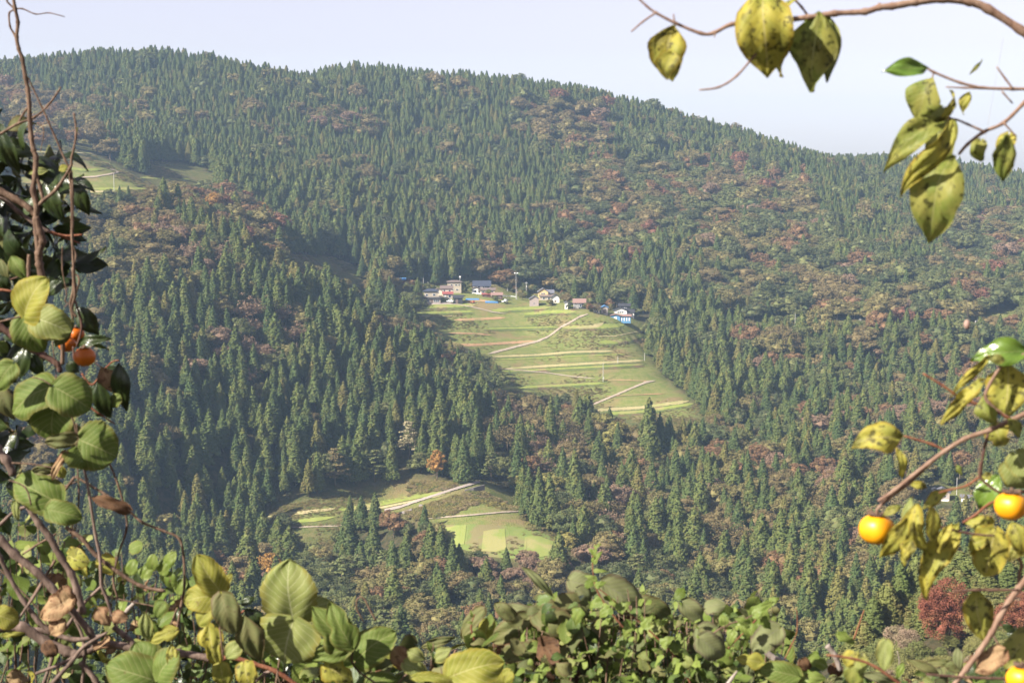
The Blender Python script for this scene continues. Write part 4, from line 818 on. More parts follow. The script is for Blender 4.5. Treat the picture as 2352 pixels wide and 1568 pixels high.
for a_ in [(Z3,1188,308,158,'pole with transformer and double crossarm left of the timbered house',True,.72),(Z3,1012,245,168,'short pole with a white drum behind the maroon shed',False,.5),(Z3,1100,322,226,'short pale pole beside the tall floodlight mast',False,0),(Z3,1422,232,160,'pole with crossarm rising behind the timbered house',True,0),
   (Z3,1680,322,232,'pole rising behind the brown roofed house with white posts',False,0),(Z3,1893,368,278,'pole behind the cream shed with blue tarp',False,0),(Z3,2225,416,345,'pole right of the small white shed with dark roof',False,0),(Z3,1978,402,370,'short stub pole left of the white gabled house',False,0),(Z3,220,205,122,'pale pole against the dark cedars behind the beige house',False,0),(Z3,264,205,158,'shorter pale pole against the cedars behind the beige house',False,0),
   (Z1,767,1280,1170,'tall pale pole on the left terrace below the bend of the path',False,0),(Z1,378,1140,1105,'short pole on the left terrace behind the vine',False,0),(Z1,1424,1310,1276,'short pole at the forest edge right of the left terraces',False,0),
   (Z2,1635,922,808,'tall pale pole with a white box standing in the middle terraces',False,.2),(Z2,1722,812,770,'short pole at the end of the tan terrace strip',False,0),(Z2,1879,798,752,'pole at the right end of the long tan strip',False,0),(Z2,2003,508,452,'thin pole at the forest edge right of the village',False,0),(Z2,2100,580,560,'stub pole in the brush right of the blue shed',False,0),
   (lambda a,b:(a,b),1826,751,718,'left pole of the three along the upper right road',False,0),(lambda a,b:(a,b),1975,764,731,'middle pole of the three along the upper right road',True,0),(lambda a,b:(a,b),2093,753,739,'right pole of the three along the upper right road',False,0),(lambda a,b:(a,b),708,635,612,'thin pole on the grassy knoll beside the round tree',False,0),(lambda a,b:(a,b),2197,1146,1096,'pole beside the distant white shed at the right',False,0)]: pole(*a_)
u, v = Z3(1092, 320); g_ = C1(u, v); hm = (v - Z3(0, 78)[1]) * K * g_.y; e = empty('floodlight_mast', g_, 0, 'tall white floodlight mast with two lamps in the village centre', 'floodlight mast')
MB().tube([(0, 0, -.8), (0, 0, hm)], [.17, .10], 10).obj('mast', CONC, e); MB().box(-.8, .8, -.07, .07, hm - .1, hm + .06).obj('crossarm', METAL, e)
for s_ in (-1, 1): MB().poly([(s_*.75-.45,-.3,hm+.05),(s_*.75+.45,-.3,hm+.05),(s_*.75+.35,.3,hm+.05),(s_*.75-.35,.3,hm+.05),(s_*.75-.38,-.2,hm+.5),(s_*.75+.38,-.2,hm+.5),(s_*.75+.3,.2,hm+.5),(s_*.75-.3,.2,hm+.5)],[(0,1,2,3),(7,6,5,4),(0,4,5,1),(1,5,6,2),(2,6,7,3),(3,7,4,0)]).obj('floodlight', WFR, e)
u, v = Z3(565, 200); g_ = C1(u, v); hm = (v - Z3(0, 110)[1]) * K * g_.y; e = empty('street_mirror', g_, 0, 'round white mirror on a pole before the dark cedar trunks', 'traffic mirror'); MB().tube([(0,0,-.8),(0,0,hm)], .1, 8).obj('post', METAL, e)
MB().tube([(0,-.12,hm),(0,-.06,hm)], .55, 18).obj('mirror', WFR, e)
def wall_along(name, label, conv, pts, hgt, mat_, cat, posts=False, thick=.35, h0=None):
    P3 = [C1(*conv(*p)) for p in pts]; c0 = P3[0]; e = empty(name, c0, 0, label, cat); m_ = MB()
    for i_, (a, b) in enumerate(zip(P3[:-1], P3[1:])):
        ha, hb = (hgt, hgt) if h0 is None else (h0 + (hgt - h0) * i_ / (len(P3) - 1), h0 + (hgt - h0) * (i_ + 1) / (len(P3) - 1))
        a_, b_ = a - c0, b - c0; d = (b_ - a_); nrm = Vector((-d.y, d.x, 0)).normalized() * thick / 2
        z0 = .5 if posts else -1.5
        V = [a_ - nrm + Vector((0,0,z0)), b_ - nrm + Vector((0,0,z0)), b_ + nrm + Vector((0,0,z0)), a_ + nrm + Vector((0,0,z0)), a_ - nrm + Vector((0,0,ha)), b_ - nrm + Vector((0,0,hb)), b_ + nrm + Vector((0,0,hb)), a_ + nrm + Vector((0,0,ha))]
        m_.poly(V, [(3,2,1,0),(4,5,6,7),(0,1,5,4),(1,2,6,5),(2,3,7,6),(3,0,4,7)])
    m_.obj('rail' if posts else 'slab', mat_, e)
    if posts:
        for a, b in zip(P3[:-1], P3[1:]):
            k_ = max(1, int((b - a).length / 2))
            for i in range(k_): q = a + (b - a) * i / k_ - c0; MB().box(q.x - .08, q.x + .08, q.y - .08, q.y + .08, q.z - .5, q.z + hgt + .05).obj('post', mat_, e)
    return e
RW = plain('weathered_concrete', (.21,.185,.17), .9, .3, .6)
wall_along('guard_rail', 'white guard rail with posts right of the maroon shed', Z3, [(958,298),(1000,300),(1040,303),(1095,310)], 1.0, WFR, 'guard rail', True, .1)
wall_along('fence', 'short white fence in front of the white village house', Z3, [(680,274),(720,278),(762,284)], 1.1, WFR, 'fence', True, .1)
wall_along('retaining_wall', 'grey concrete retaining wall under the upper end of the farm road', Z5, [(1505,176),(1560,180),(1628,180)], 2.7, RW, 'retaining wall', h0=.5)
wall_along('retaining_wall', 'low grey concrete wall under the lower end of the farm road', Z5, [(1095,316),(1130,318),(1172,316)], 1.9, RW, 'retaining wall', h0=.4)
wall_along('retaining_wall', 'tiny concrete wall in the middle of the farm road bank', Z5, [(1218,286),(1240,288)], 1.6, RW, 'retaining wall')
wall_along('retaining_wall', 'pale concrete slope wall among trees at the far right', lambda a, b: (a, b), [(2240,745),(2260,742),(2282,738)], 2.2, plain('pale_concrete', (.5,.47,.44)), 'retaining wall')
wall_along('retaining_wall', 'second pale ribbed concrete wall farther right', lambda a, b: (a, b), [(2328,752),(2350,750)], 2.2, plain('pale_ribbed_concrete', (.5,.46,.43)), 'retaining wall')
# rack of poles
g_ = C1(*Z2(85, 425)); e = empty('drying_rack', g_, 0, 'wooden drying rack of thin poles on the slope left of the village', 'drying rack'); m_ = MB(); WOODP = plain('weathered_wood', (.34,.29,.24))
for i in range(5): MB().tube([(i * 2.2, 0, -1), (i * 2.2 + .1, 0, 2.4 + .6 * (i in (3, 4)))], .09, 6).obj('post', WOODP, e)
for z in (1.2, 2.0): MB().tube([(-.3, 0, z), (9.2, 0, z + .15)], .06, 6).obj('rail', WOODP, e)
# blue sheets
BT = RM['bluet']
for pts, lb in (([(622,322),(740,322),(748,334),(616,334)], 'blue sheet lying in the plot right of the black shed'), ([(800,346),(915,348),(924,360),(806,358)], 'blue sheet lying in the grass right of the red tiller')):
    q = [C1(*Z3(*p)) for p in pts]; c0 = q[3]; V = [(p - c0) + Vector((0, 0, .55)) for p in q]; V += [p - Vector((0, 0, .5)) for p in V]
    MB().poly(V, [(3,2,1,0),(4,5,6,7),(0,1,5,4),(1,2,6,5),(2,3,7,6),(3,0,4,7)]).obj('tarp', BT, label=lb, cat='tarp').location = c0
# vehicles
def car(conv, ab, L, col, rz, name, label, cat, truck=False):
    g_ = C1(*conv(*ab)); e = empty(name, g_ + Vector((0, 0, .55)), rz, label, cat, None); w_ = L * .42; m_ = MB()
    prof = [(-.5,.28),(-.5,.55),(-.42,.62),(-.30,.98),(.12,.98),(.26,.64),(.48,.56),(.5,.28)] if not truck else [(-.5,.3),(-.5,.62),(.05,.62),(.1,1.15),(.36,1.15),(.46,.7),(.5,.3)]
    s_ = L / 3.6; V = [(x * L, y, z * 1.5 * s_ ) for y in (-w_ / 2, w_ / 2) for x, z in prof]; n_ = len(prof)
    m_.poly(V, [tuple(range(n_)), tuple(reversed(range(n_, 2 * n_)))] + [(i, i + n_, (i + 1) % n_ + n_, (i + 1) % n_) for i in range(n_)]).obj('body', col, e)
    MB().box(-.27 * L if not truck else .12 * L, .12 * L if not truck else .36 * L, -w_ / 2 - .02, w_ / 2 + .02, (.68 if not truck else .78) * 1.5 * s_, (.92 if not truck else 1.05) * 1.5 * s_).obj('window', GLASS, e)
    for x in (-.3, .3):
        for y in (-w_ / 2, w_ / 2): MB().tube([(x * L, y - .09, .3), (x * L, y + .09, .3)], .3, 14).obj('wheel', WM['dark'], e)
WP = plain('white_car_paint', (.78,.78,.77), .3, .03)
car(Z3, (474, 360), 4.0, WP, 2.7, 'parked_car', 'white car parked in the yard left of the black shed', 'car'); car(Z3, (986, 360), 3.6, WP, .8, 'parked_truck', 'small white truck half hidden in the grass below the guard rail', 'truck', True)
car(Z3, (683, 366), 2.8, plain('red_machine_paint', (.42,.07,.05), .4), .2, 'tiller', 'small red farm machine standing on the green lawn', 'farm machine', True)
# orchard trees and bushes in the village
for a, b, h_, w_, k_, lb in [(835,300,5,.45,'green_0','small green tree in front of the white house'),(1575,375,7,.6,'brown_0','brownish tree left of the brown roofed house'),(1790,440,6,.6,'rust_0','rusty bush at the top of the dirt path'),(1850,462,7,.55,'bare_brown','half bare fruit tree in front of the cream shed'),(2245,490,6,.6,'green_1','green bush right of the light blue shed'),
   (2210,500,4,.4,'dark_0','dark bush beside the light blue shed'),(1590,412,5,.45,'dark_1','dark bush before the white end of the brown roofed house'),(900,345,4,.5,'green_0','green bush beside the blue sheet'),(1150,330,5,.6,'olive_0','olive bush right of the floodlight mast'),(1240,260,6,.6,'olive_1','round olive tree left of the timbered house'),(640,230,6,.5,'green_1','green bush between the tall block and the white house'),
   (1030,230,12,1.1,'brown_1','large brown tree behind the maroon shed'),(1545,300,6,.6,'rust_1','small rust tree behind the white storehouse'),(400,345,3,.3,'dark_0','clipped dark shrub beside the beige house'),(175,345,6,.5,'brown_0','brownish bush left of the beige house'),(1410,380,4,.6,'olive_0','olive bush below the white storehouse'),(1350,300,5,.5,'green_0','green shrub beside the timbered house'),(760,232,5,.4,'dark_0','dark shrub by the white fence'),
   (100,375,3,.45,'dark_0','low dark hedge left of the courtyard'),(160,400,2.4,.5,'dark_1','low dark hedge below the courtyard')]:
    solo(k_, *Z3(a, b), h_, w_, 'fruit_tree' if 'tree' in lb else 'shrub', lb, 'tree' if 'tree' in lb else 'shrub', rnd.uniform(0, 6))
HB = [Z3(*p) for p in [(282,362),(157,364),(512,262),(432,312),(548,368),(775,274),(912,318),(815,302),(1262,390),(1365,330),(1462,356),(1668,412),(1880,458),(2075,458),(2172,488),(2076,530)]]
cnt = 0
while cnt < 70:
    a = rnd.uniform(60, 2280); b = rnd.uniform(-70, 30) + np.interp(a, [60, 560, 1000, 1200, 1500, 1800, 2280], [300, 310, 290, 330, 350, 420, 470]); u, v = Z3(a, b)
    front = a > 1030 and a < 1250 or a > 1290 and a < 1420 or a > 1500
    if b > np.interp(a, [60, 560, 1000, 1200, 1500, 1800, 2280], [300, 290, 270, 330, 350, 420, 470]) + (12 if front else -20): continue
    if any(abs(u - hu) < 17 and -14 < v - hv + 10 < 22 for hu, hv in HB) or (620 < a < 960 and 310 < b): continue
    k_ = rnd.choice(['green_0', 'olive_0', 'dark_1', 'brown_1', 'green_1', 'olive_1', 'dark_0', 'rust_0']); h_ = rnd.uniform(3, 7.5)
    solo(k_, u, v, h_, h_ * rnd.uniform(.07, .11), 'shrub', dict(green='mid green', olive='olive', dark='dark green', brown='brownish', rust='rust coloured')[k_.split('_')[0]] + ' garden shrub among the village houses', 'shrub', rnd.uniform(0, 6), group='garden shrubs among the village houses'); cnt += 1
build_forest()
undergrowth()
# ------------------------------------------------------------------ near plants
def ZA(a, b): return 1378.1 + a * .414, b * .414
def ZB(a, b): return 1837.5 + a * .2564, 689 + b * .2564
def Z6(a, b): return 1607.8 + a * .3226, 1062.3 + b * .3226
def L4(a, b): return a * .3113, 229.7 + b * .3113
def LB(a, b): return a * .293, 631.6 + b * .293
def LC(a, b): return a * .3418, 1033.6 + b * .3418
def ZC(a, b): return 746.5 + a * .3906, 1033.6 + b * .3906
def ID(a, b): return a, b
def leafmat(name, c1, c2, vein, spot=None, spota=0.5, edge=None, trans=.35, rough=.62, spec=.18, vs=.75, tc=None):
    g = N(name); uv = g.n('ShaderNodeUVMap', None, uv_map='uv').outputs[0]; sx = g.n('ShaderNodeSeparateXYZ', {0: uv}); x, y = sx.outputs[0], sx.outputs[1]
    p_ = g.pos(); ri = g.n('ShaderNodeNewGeometry').outputs['Random Per Island']
    t = g.math('ABSOLUTE', g.math('SUBTRACT', x, .5))
    n1 = g.noise(22, 4, p_, .6); n2 = g.noise(90, 4, p_, .65)
    c = g.mix(g.ss(g.math('ADD', n1, g.math('MULTIPLY', g.math('SUBTRACT', ri, .5), .5)), .35, .65), c1, c2)
    if edge: c = g.mix(g.math('MULTIPLY', g.ss(g.math('ADD', g.math('MULTIPLY', t, 2), g.math('MULTIPLY', n1, .5)), .95, 1.25), .8), c, edge)
    if spot: c = g.mix(g.math('MULTIPLY', g.ss(g.noise(75, 4, p_, .6), .68 - .22 * spota, .74 - .22 * spota), .85), c, spot)
    if spot and spota > .25: c = g.mix(g.math('MULTIPLY', g.ss(g.noise(26, 3, p_, .6), .62 - .12 * spota, .70 - .1 * spota), .55), c, spot)
    mid = g.math('SUBTRACT', 1, g.ss(t, .006, .020)); q = g.math('FRACT', g.math('MULTIPLY', g.math('SUBTRACT', y, g.math('MULTIPLY', t, .75)), 8.0)); side = g.math('SUBTRACT', 1, g.ss(g.math('ABSOLUTE', g.math('SUBTRACT', q, .5)), .02, .07))
    vf = g.math('MAXIMUM', g.math('MULTIPLY', mid, .9), g.math('MULTIPLY', side, vs)); c = g.mix(vf, c, vein)
    c = g.n('ShaderNodeHueSaturation', {'Hue': .5, 'Saturation': 1.0, 'Value': g.math('MULTIPLY_ADD', ri, .5, .75), 'Fac': 1.0, 'Color': c}).outputs[0]
    hgt = g.math('ADD', g.math('MULTIPLY', vf, -.7), g.math('MULTIPLY', n2, .25)); q2 = g.math('ABSOLUTE', g.math('SUBTRACT', q, .5))
    return g.end(c, rough, spec, trans, tc, bump=g.math('ADD', hgt, q2), bstr=.4, bdist=.0014)
LM = dict(
 kudzu=leafmat('kudzu_leaf_green', (.088,.130,.026), (.115,.155,.034), (0.230,0.243,0.095), (.10,.07,.02), .05, (.13,.12,.03), trans=.32),
 kudzuy=leafmat('kudzu_leaf_yellow', (0.182,0.196,0.031), (0.238,0.231,0.042), (.36,.34,.13), (.09,.05,.02), .22, (.24,.20,.03), trans=.35),
 kudzup=leafmat('kudzu_leaf_pale', (.165,.195,.055), (.19,.21,.065), (.33,.34,.17), None, .0, (.20,.18,.04), trans=.3),
 dull=leafmat('leaf_dull_olive', (.095,.112,.040), (.125,.125,.048), (0.156,0.143,0.065), (.05,.03,.015), .25, (.09,.06,.03), trans=.22),
 pers=leafmat('persimmon_leaf_yellow', (0.380,0.330,0.053), (0.289,0.289,0.058), (0.429,0.380,0.148), (.045,.04,.013), .6, (.25,.17,.02), trans=.42, rough=.55, spec=.22, vs=.25),
 persg=leafmat('persimmon_leaf_green', (0.180,0.225,0.045), (0.285,0.277,0.068), (0.330,0.330,0.120), (.045,.045,.015), .54, None, trans=.5, rough=.5, spec=.25, vs=.25),
 persb=leafmat('persimmon_leaf_fresh_green', (0.091,0.169,0.023), (0.124,0.195,0.033), (0.208,0.260,0.078), None, 0, None, trans=.3, rough=.25, spec=.6, vs=.25),
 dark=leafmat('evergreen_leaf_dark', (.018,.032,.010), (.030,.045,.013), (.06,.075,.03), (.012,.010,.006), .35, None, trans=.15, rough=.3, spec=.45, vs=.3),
 dry=leafmat('withered_leaf', (0.312,0.216,0.114), (0.228,0.132,0.072), (0.336,0.252,0.144), (.07,.03,.015), .45, (.10,.04,.02), trans=.2, rough=.8),
 brown=leafmat('brown_leaf', (.085,.045,.025), (.11,.06,.03), (.12,.08,.05), (.03,.015,.01), .45, None, trans=.15, rough=.8),
 bram=leafmat('bramble_leaf', (0.123,0.181,0.032), (0.174,0.225,0.051), (0.246,0.261,0.102), (.10,.05,.03), .2, None, trans=.38, rough=.4),
 bramd=leafmat('bramble_leaf_dark', (0.045,0.078,0.021), (0.075,0.112,0.030), (0.135,0.150,0.060), (.05,.03,.02), .2, None, trans=.25, rough=.4),
 grey=leafmat('leaf_underside_grey_green', (.125,.145,.060), (.150,.160,.070), (0.149,0.149,0.092), None, 0, (.08,.06,.04), trans=.25, rough=.7))
def barkmat(name, a, b, sc=60):
    g = N(name); p_ = g.pos(); mp = g.n('ShaderNodeMapping', {0: p_, 3: (1, 1, .25)}).outputs[0]; n1 = g.noise(sc, 5, mp, .65); return g.end(g.mix(g.ss(n1, .35, .68), a, b), .75, .2, bump=n1, bstr=.9, bdist=.004)
BK = dict(pers=barkmat('persimmon_twig_bark', (.16,.095,.065), (.24,.16,.115)), persd=barkmat('persimmon_twig_dark', (.07,.035,.028), (.12,.07,.05)), vine=barkmat('vine_bark', (.075,.045,.030), (.19,.125,.085), 90), limb=barkmat('grey_brown_limb_bark', (.085,.058,.045), (.21,.150,.120), 45),
          red=barkmat('red_brown_shoot', (.15,.055,.03), (.21,.09,.05)), pale=barkmat('dead_pale_wood', (.22,.18,.15), (.30,.26,.23)))
SUNLEAN = .55
OUT = dict(
 ovate=([0,.04,.12,.25,.4,.55,.7,.82,.92,1], [.02,.2,.52,.84,1,.97,.78,.5,.22,0]),
 kudzu=([0,.03,.1,.22,.36,.5,.64,.76,.86,.94,1], [.12,.56,.86,1,1,.99,.93,.80,.60,.36,0]),
 lobed=([0,.06,.18,.3,.4,.47,.56,.68,.8,.92,1], [.1,.45,.9,1,.86,.56,.60,.66,.5,.22,0]),
 ivy=([0,.06,.16,.26,.36,.46,.58,.72,.88,1], [.15,.75,1,.82,.62,.74,.60,.36,.16,0]),
 lance=([0,.1,.3,.5,.7,.9,1], [.05,.5,.95,1,.75,.3,0]))
def leaf_geo(base, tip, wid, kind='ovate', roll=0., bend=.12, fold=.15, crinkle=.03, twist=0., r=rnd, nx=8, ny=12, up=None, asym=0.):
    """one leaf blade between two points; returns V, F, UV"""
    ax_ = tip - base; L = ax_.length; Y = ax_.normalized(); vw = (-(base + tip) / 2).normalized() + sv * SUNLEAN if up is None else up
    Zv = (vw - Y * vw.dot(Y)); Zv = Zv.normalized() if Zv.length > 1e-4 else Y.orthogonal().normalized(); X = Y.cross(Zv)
    xs, ys = OUT[kind]; V = []; F = []; UV = []; ph = [r.uniform(0, 6.28) for _ in range(4)]; ser = r.uniform(.01, .03) if nx > 4 else 0
    for j in range(ny + 1):
        s = j / ny; w = float(np.interp(s, xs, ys)) * (1 + ser * math.sin(23 * s + ph[0]) + ser * math.sin(61 * s + ph[1]) * .8 + .035 * math.sin(11 * s + ph[2]))
        a = roll + twist * (s - .5); X2 = X * math.cos(a) + Zv * math.sin(a); Z2 = Zv * math.cos(a) - X * math.sin(a)
        for i in range(nx + 1):
            t = i / nx * 2 - 1; cord = .13 * abs(t) ** 1.5 * (1 - s) ** 4 if kind in ('kudzu', 'ivy', 'lobed') else 0
            ww = w * (1 - asym * (t > 0)); z = bend * L * (math.sin(math.pi * s) - .9 * s * s) + fold * abs(t) * ww * wid * .5 - .10 * abs(t) ** 2.5 * wid * ww
            z += crinkle * L * (math.sin(9 * s + 2.5 * t + ph[2]) + math.sin(5 * t * 1.5 - 6 * s + ph[3])) * (.3 + .7 * abs(t))
            V.append(base + Y * (L * (s - cord)) + X2 * (t * ww * wid * .5) + Z2 * z); UV.append((i / nx, s))
    for j in range(ny):
        for i in range(nx): a = j * (nx + 1) + i; F.append((a, a + 1, a + nx + 2, a + nx + 1))
    return V, F, UV
def mpp(D): return K * D * 1.01
ROOTV = {}
def leaf(root, conv, a, b, w_, mat_, D, kind='ovate', dD=None, **k):
    s_ = conv(1, 0)[0] - conv(0, 0)[0]; dD = rnd.uniform(-.25, .25) if dD is None else dD; L = math.hypot(b[0] - a[0], b[1] - a[1]) * s_ * K * D
    p = P(*conv(*a), D); q = P(*conv(*b), D + dD * L); o = Vector(root.location)
    V, F, UV = leaf_geo(p, q, w_ * s_ * mpp(D), kind, **k); V = [x - o for x in V]
    me = mkmesh('leaf', V, F, [LM[mat_]], True, uv=UV); return link('leaf', me, root)
def twig(root, conv, pts, r0, r1, mat_, D, name='branch', D1=None, knots=.12, jit=0.0):
    pts = [P(*conv(*p), D + ((D1 if D1 is not None else D) - D) * i / (len(pts) - 1)) for i, p in enumerate(pts)]; o = Vector(root.location); n_ = len(pts); S_ = []; Rr = []
    m_ = 5
    for i in range(n_ - 1):
        p0, p1, p2, p3 = pts[max(i-1, 0)], pts[i], pts[i+1], pts[min(i+2, n_-1)]
        for k_ in range(m_):
            t = k_ / m_; S_.append(.5 * ((2 * p1) + (p2 - p0) * t + (2 * p0 - 5 * p1 + 4 * p2 - p3) * t * t + (3 * p1 - p0 - 3 * p2 + p3) * t ** 3) - o)
            f = (i + t) / (n_ - 1); Rr.append((r0 + (r1 - r0) * f) * mpp(D) * (1 + knots * rnd.uniform(-1, 1) * .6 + (knots * 2.2 if k_ == 0 and 0 < i else 0)))
    S_.append(pts[-1] - o); Rr.append(r1 * mpp(D) * .8)
    if jit: S_ = [p + Vector([rnd.uniform(-1, 1) for _ in range(3)]) * jit for p in S_]
    return MB().tube(S_, Rr, 10).obj(name, BK[mat_], root, True)
def fruit(root, c, r_, D, col, name='persimmon'):
    """persimmon: squat, slightly four-lobed, with its calyx"""
    o = P(*c, D) - Vector(root.location); R_ = r_ * mpp(D); V = []; F = []; nu, nv = 28, 18
    for j in range(nv + 1):
        th = math.pi * j / nv
        for i in range(nu):
            a = 6.28318 * i / nu; rr = R_ * (math.sin(th) ** .92 if j not in (0, nv) else 0) * (1 + .04 * math.cos(4 * a)); z = R_ * .9 * math.cos(th) * (1 - .12 * math.exp(-((th) / .5) ** 2)); V.append(o + Vector((rr * math.cos(a), rr * math.sin(a), z)))
    for j in range(nv):
        for i in range(nu): F.append((j * nu + i, (j + 1) * nu + i, (j + 1) * nu + (i + 1) % nu, j * nu + (i + 1) % nu))
    f = link(name, mkmesh(name, V, F, [col], True), root)
    m_ = MB()
    for q in range(4):
        a = q * math.pi / 2 + .5; d = Vector((math.cos(a), math.sin(a), 0)); e = Vector((-d.y, d.x, 0)); top = o + Vector((0, 0, R_ * .82))
        m_.poly([top - e * R_ * .12, top + d * R_ * .42 - e * R_ * .36 + Vector((0,0,R_*.02)), top + d * R_ * .80 + Vector((0,0,R_*.16)), top + d * R_ * .42 + e * R_ * .36 + Vector((0,0,R_*.02)), top + e * R_ * .12], [(0,1,2,3,4)])
    m_.tube([o + Vector((0,0,R_*.8)), o + Vector((0,0,R_*1.15))], R_ * .1, 7); m_.obj('calyx', BK['vine'], f, True); return f
def fruitmat(name, a, b):
    g = N(name); p_ = g.pos(); n1 = g.noise(14, 3, p_); c = g.mix(g.ss(n1, .35, .65), a, b); c = g.mix(g.math('MULTIPLY', g.ss(g.noise(90, 3, p_), .68, .72), .7), c, (.05,.02,.008)); return g.end(c, .40, .4, .08, (.9,.3,.02), bump=g.noise(60, 3, p_), bstr=.1, bdist=.002)
FR = fruitmat('ripe_persimmon_skin', (.72,.36,.008), (.68,.27,.008)); FRL = fruitmat('orange_persimmon_skin', (.50,.13,.006), (.46,.105,.006))
def bulk(root, pts, mats, kinds, name='foliage', fac=1.0):
    """pts: (u, v, D, length px, width/length, matIndex, kindIndex) many small leaves as one part"""
    V = []; F = []; UV = []; MI = []; o = Vector(root.location)
    for (u, v, D, L, wr, mi, ki) in pts:
        p = P(u, v, D); m_ = L * mpp(D); d = Vector((rnd.gauss(0, 1), rnd.gauss(0, .8), rnd.gauss(-.25, .8))).normalized(); up = Vector((sv.x * .9 + rnd.gauss(0, .6), -.8 + rnd.gauss(0, .5), .75 + rnd.gauss(0, .5)))
        v_, f_, uv_ = leaf_geo(p, p + d * m_, m_ * wr, kinds[ki], rnd.gauss(0, .3), rnd.uniform(-.1, .25), rnd.uniform(.05, .4), .03 if mats[mi] not in ('dry', 'brown') else .09, rnd.gauss(0, .6), nx=4, ny=9, up=up)
        b = len(V); V += [x - o for x in v_]; F += [tuple(i + b for i in f) for f in f_]; UV += uv_; MI += [mi] * len(f_)
    ob = link(name, mkmesh(name, V, F, [LM[m_] for m_ in mats], True, MI, UV), root); ob['kind'] = 'stuff'; return ob

# ---- right: persimmon tree reaching in from the right
T = empty('persimmon_tree', (1.27, 2.7, float(H(1.27, 2.7))), 0, 'persimmon tree with spotted yellow leaves and golden fruit reaching in from the right', 'persimmon tree')
tb = Vector(T.location); MB().tube([Vector((0, 0, -.4)), Vector((.05, 0, .8)), Vector((-.05, .03, 1.7)), Vector((.08, -.05, 2.6)), Vector((.2, 0, 3.6))], [.11, .1, .085, .07, .05], 14).obj('trunk', BK['limb'], T, True)
D = 2.65; tr = [(ZA, [(3600,1500),(2900,600),(2480,280),(2330,165),(2150,50),(2050,12),(1900,-4),(1750,14),(1620,36),(1550,42),(1470,66),(1300,76),(1150,98),(1000,115),(850,128),(730,136),(630,184),(560,186),(420,130),(310,72),(260,36),(190,-30)], 11, 2.2, 'pers'),
 (ZA, [(310,72),(240,120),(172,178)], 2.4, 1.8, 'pers'), (ZA, [(414,128),(410,100),(408,78)], 2, 1.5, 'pers'), (ZA, [(985,118),(940,200),(870,292),(760,420),(660,484),(550,500)], 3.2, 2, 'pers'), (ZA, [(1160,100),(1120,42),(1060,-20)], 3, 2.5, 'pers'), (ZA, [(640,184),(634,210)], 2, 1.2, 'pers'), (ZA, [(1555,40),(1550,15)], 3, 2, 'pers'),
 (ZA, [(3300,1100),(2700,560),(2400,500),(2290,494),(2130,488),(2000,460),(1850,400),(1810,372)], 5, 2.4, 'pers'), (ZA, [(2290,492),(2250,440),(2200,370)], 2.6, 2, 'pers'), (ZA, [(2230,508),(2290,575)], 2.4, 1.8, 'pers'), (ZA, [(2130,492),(2020,488),(1918,484)], 2.4, 1.8, 'pers'),
 (ZA, [(3300,1300),(2700,500),(2430,500),(2350,575),(2240,682),(2130,732),(2040,800),(1990,858)], 5.5, 3.4, 'pers'), (ZA, [(2130,730),(2040,690),(1980,665),(1930,655)], 3, 2, 'pers'), (ZA, [(2240,682),(2310,760)], 2.4, 1.8, 'pers'), (ZA, [(1850,400),(1845,440)], 1.8, 1.5, 'pers'),
 (ZB, [(2800,700),(2300,880),(2052,1000),(1880,1082),(1700,1165),(1480,1240),(1300,1350),(1150,1462),(1000,1578),(850,1700),(700,1800)], 7, 4.0, 'pers'), (ZB, [(1885,1065),(1680,962),(1450,882),(1290,772),(1100,655)], 3.4, 2.4, 'red'),
 (ZB, [(1880,1062),(1780,1000),(1690,920),(1660,850),(1700,752),(1760,650),(1830,560),(1900,500),(2060,480)], 4.2, 3, 'pers'), (ZB, [(1692,1170),(1640,1380),(1622,1560)], 3.4, 3, 'persd'), (ZB, [(1300,1348),(1180,1290),(930,1215)], 3.2, 2.4, 'red'),
 (Z6, [(1640,0),(1490,142),(1340,252),(1250,345)], 4.6, 3.6, 'pers'), (Z6, [(2000,-10),(1992,92),(2060,165),(2150,222)], 3.4, 3, 'persd'), (Z6, [(1995,95),(1900,162),(1780,192),(1700,212)], 3, 2, 'red'), (Z6, [(2420,225),(2200,250),(2060,292),(1960,372),(1870,425)], 3.4, 2.6, 'red'),
 (Z6, [(2900,0),(2500,500),(2340,800),(2270,892),(2200,990),(2130,1105),(2080,1205),(1990,1342),(1900,1462),(1800,1590)], 8, 6, 'pers'), (Z6, [(2270,905),(2100,905),(1950,905),(1800,916)], 3.2, 2.4, 'persd'), (Z6, [(2400,620),(2290,740),(2270,860)], 4, 4, 'pers'), (Z6, [(2320,1490),(2200,1532),(1900,1526),(1610,1504)], 4.5, 2.6, 'persd'),
 (Z6, [(1460,1600),(1250,1452),(1100,1396),(900,1366)], 4, 2.4, 'red'), (Z6, [(2080,1208),(2130,1300),(2200,1392)], 2.6, 2, 'pers'), (Z6, [(1650,440),(1900,500),(2100,520)], 3, 2.4, 'persd')]
for cv, pts, r0, r1, m_ in tr:
    if cv(*pts[0])[0] > 2352:
        u_, v_ = cv(*pts[0]); pts = [(2856 if u_ < 2800 else 2858, v_ + (2856 - u_) * .25 if u_ < 2800 else v_ + 20)] + [cv(*p) for p in pts if cv(*p)[0] < 2800]; cv = ID
    twig(T, cv, pts, r0, r1, m_, D + rnd.uniform(-.05, .05))
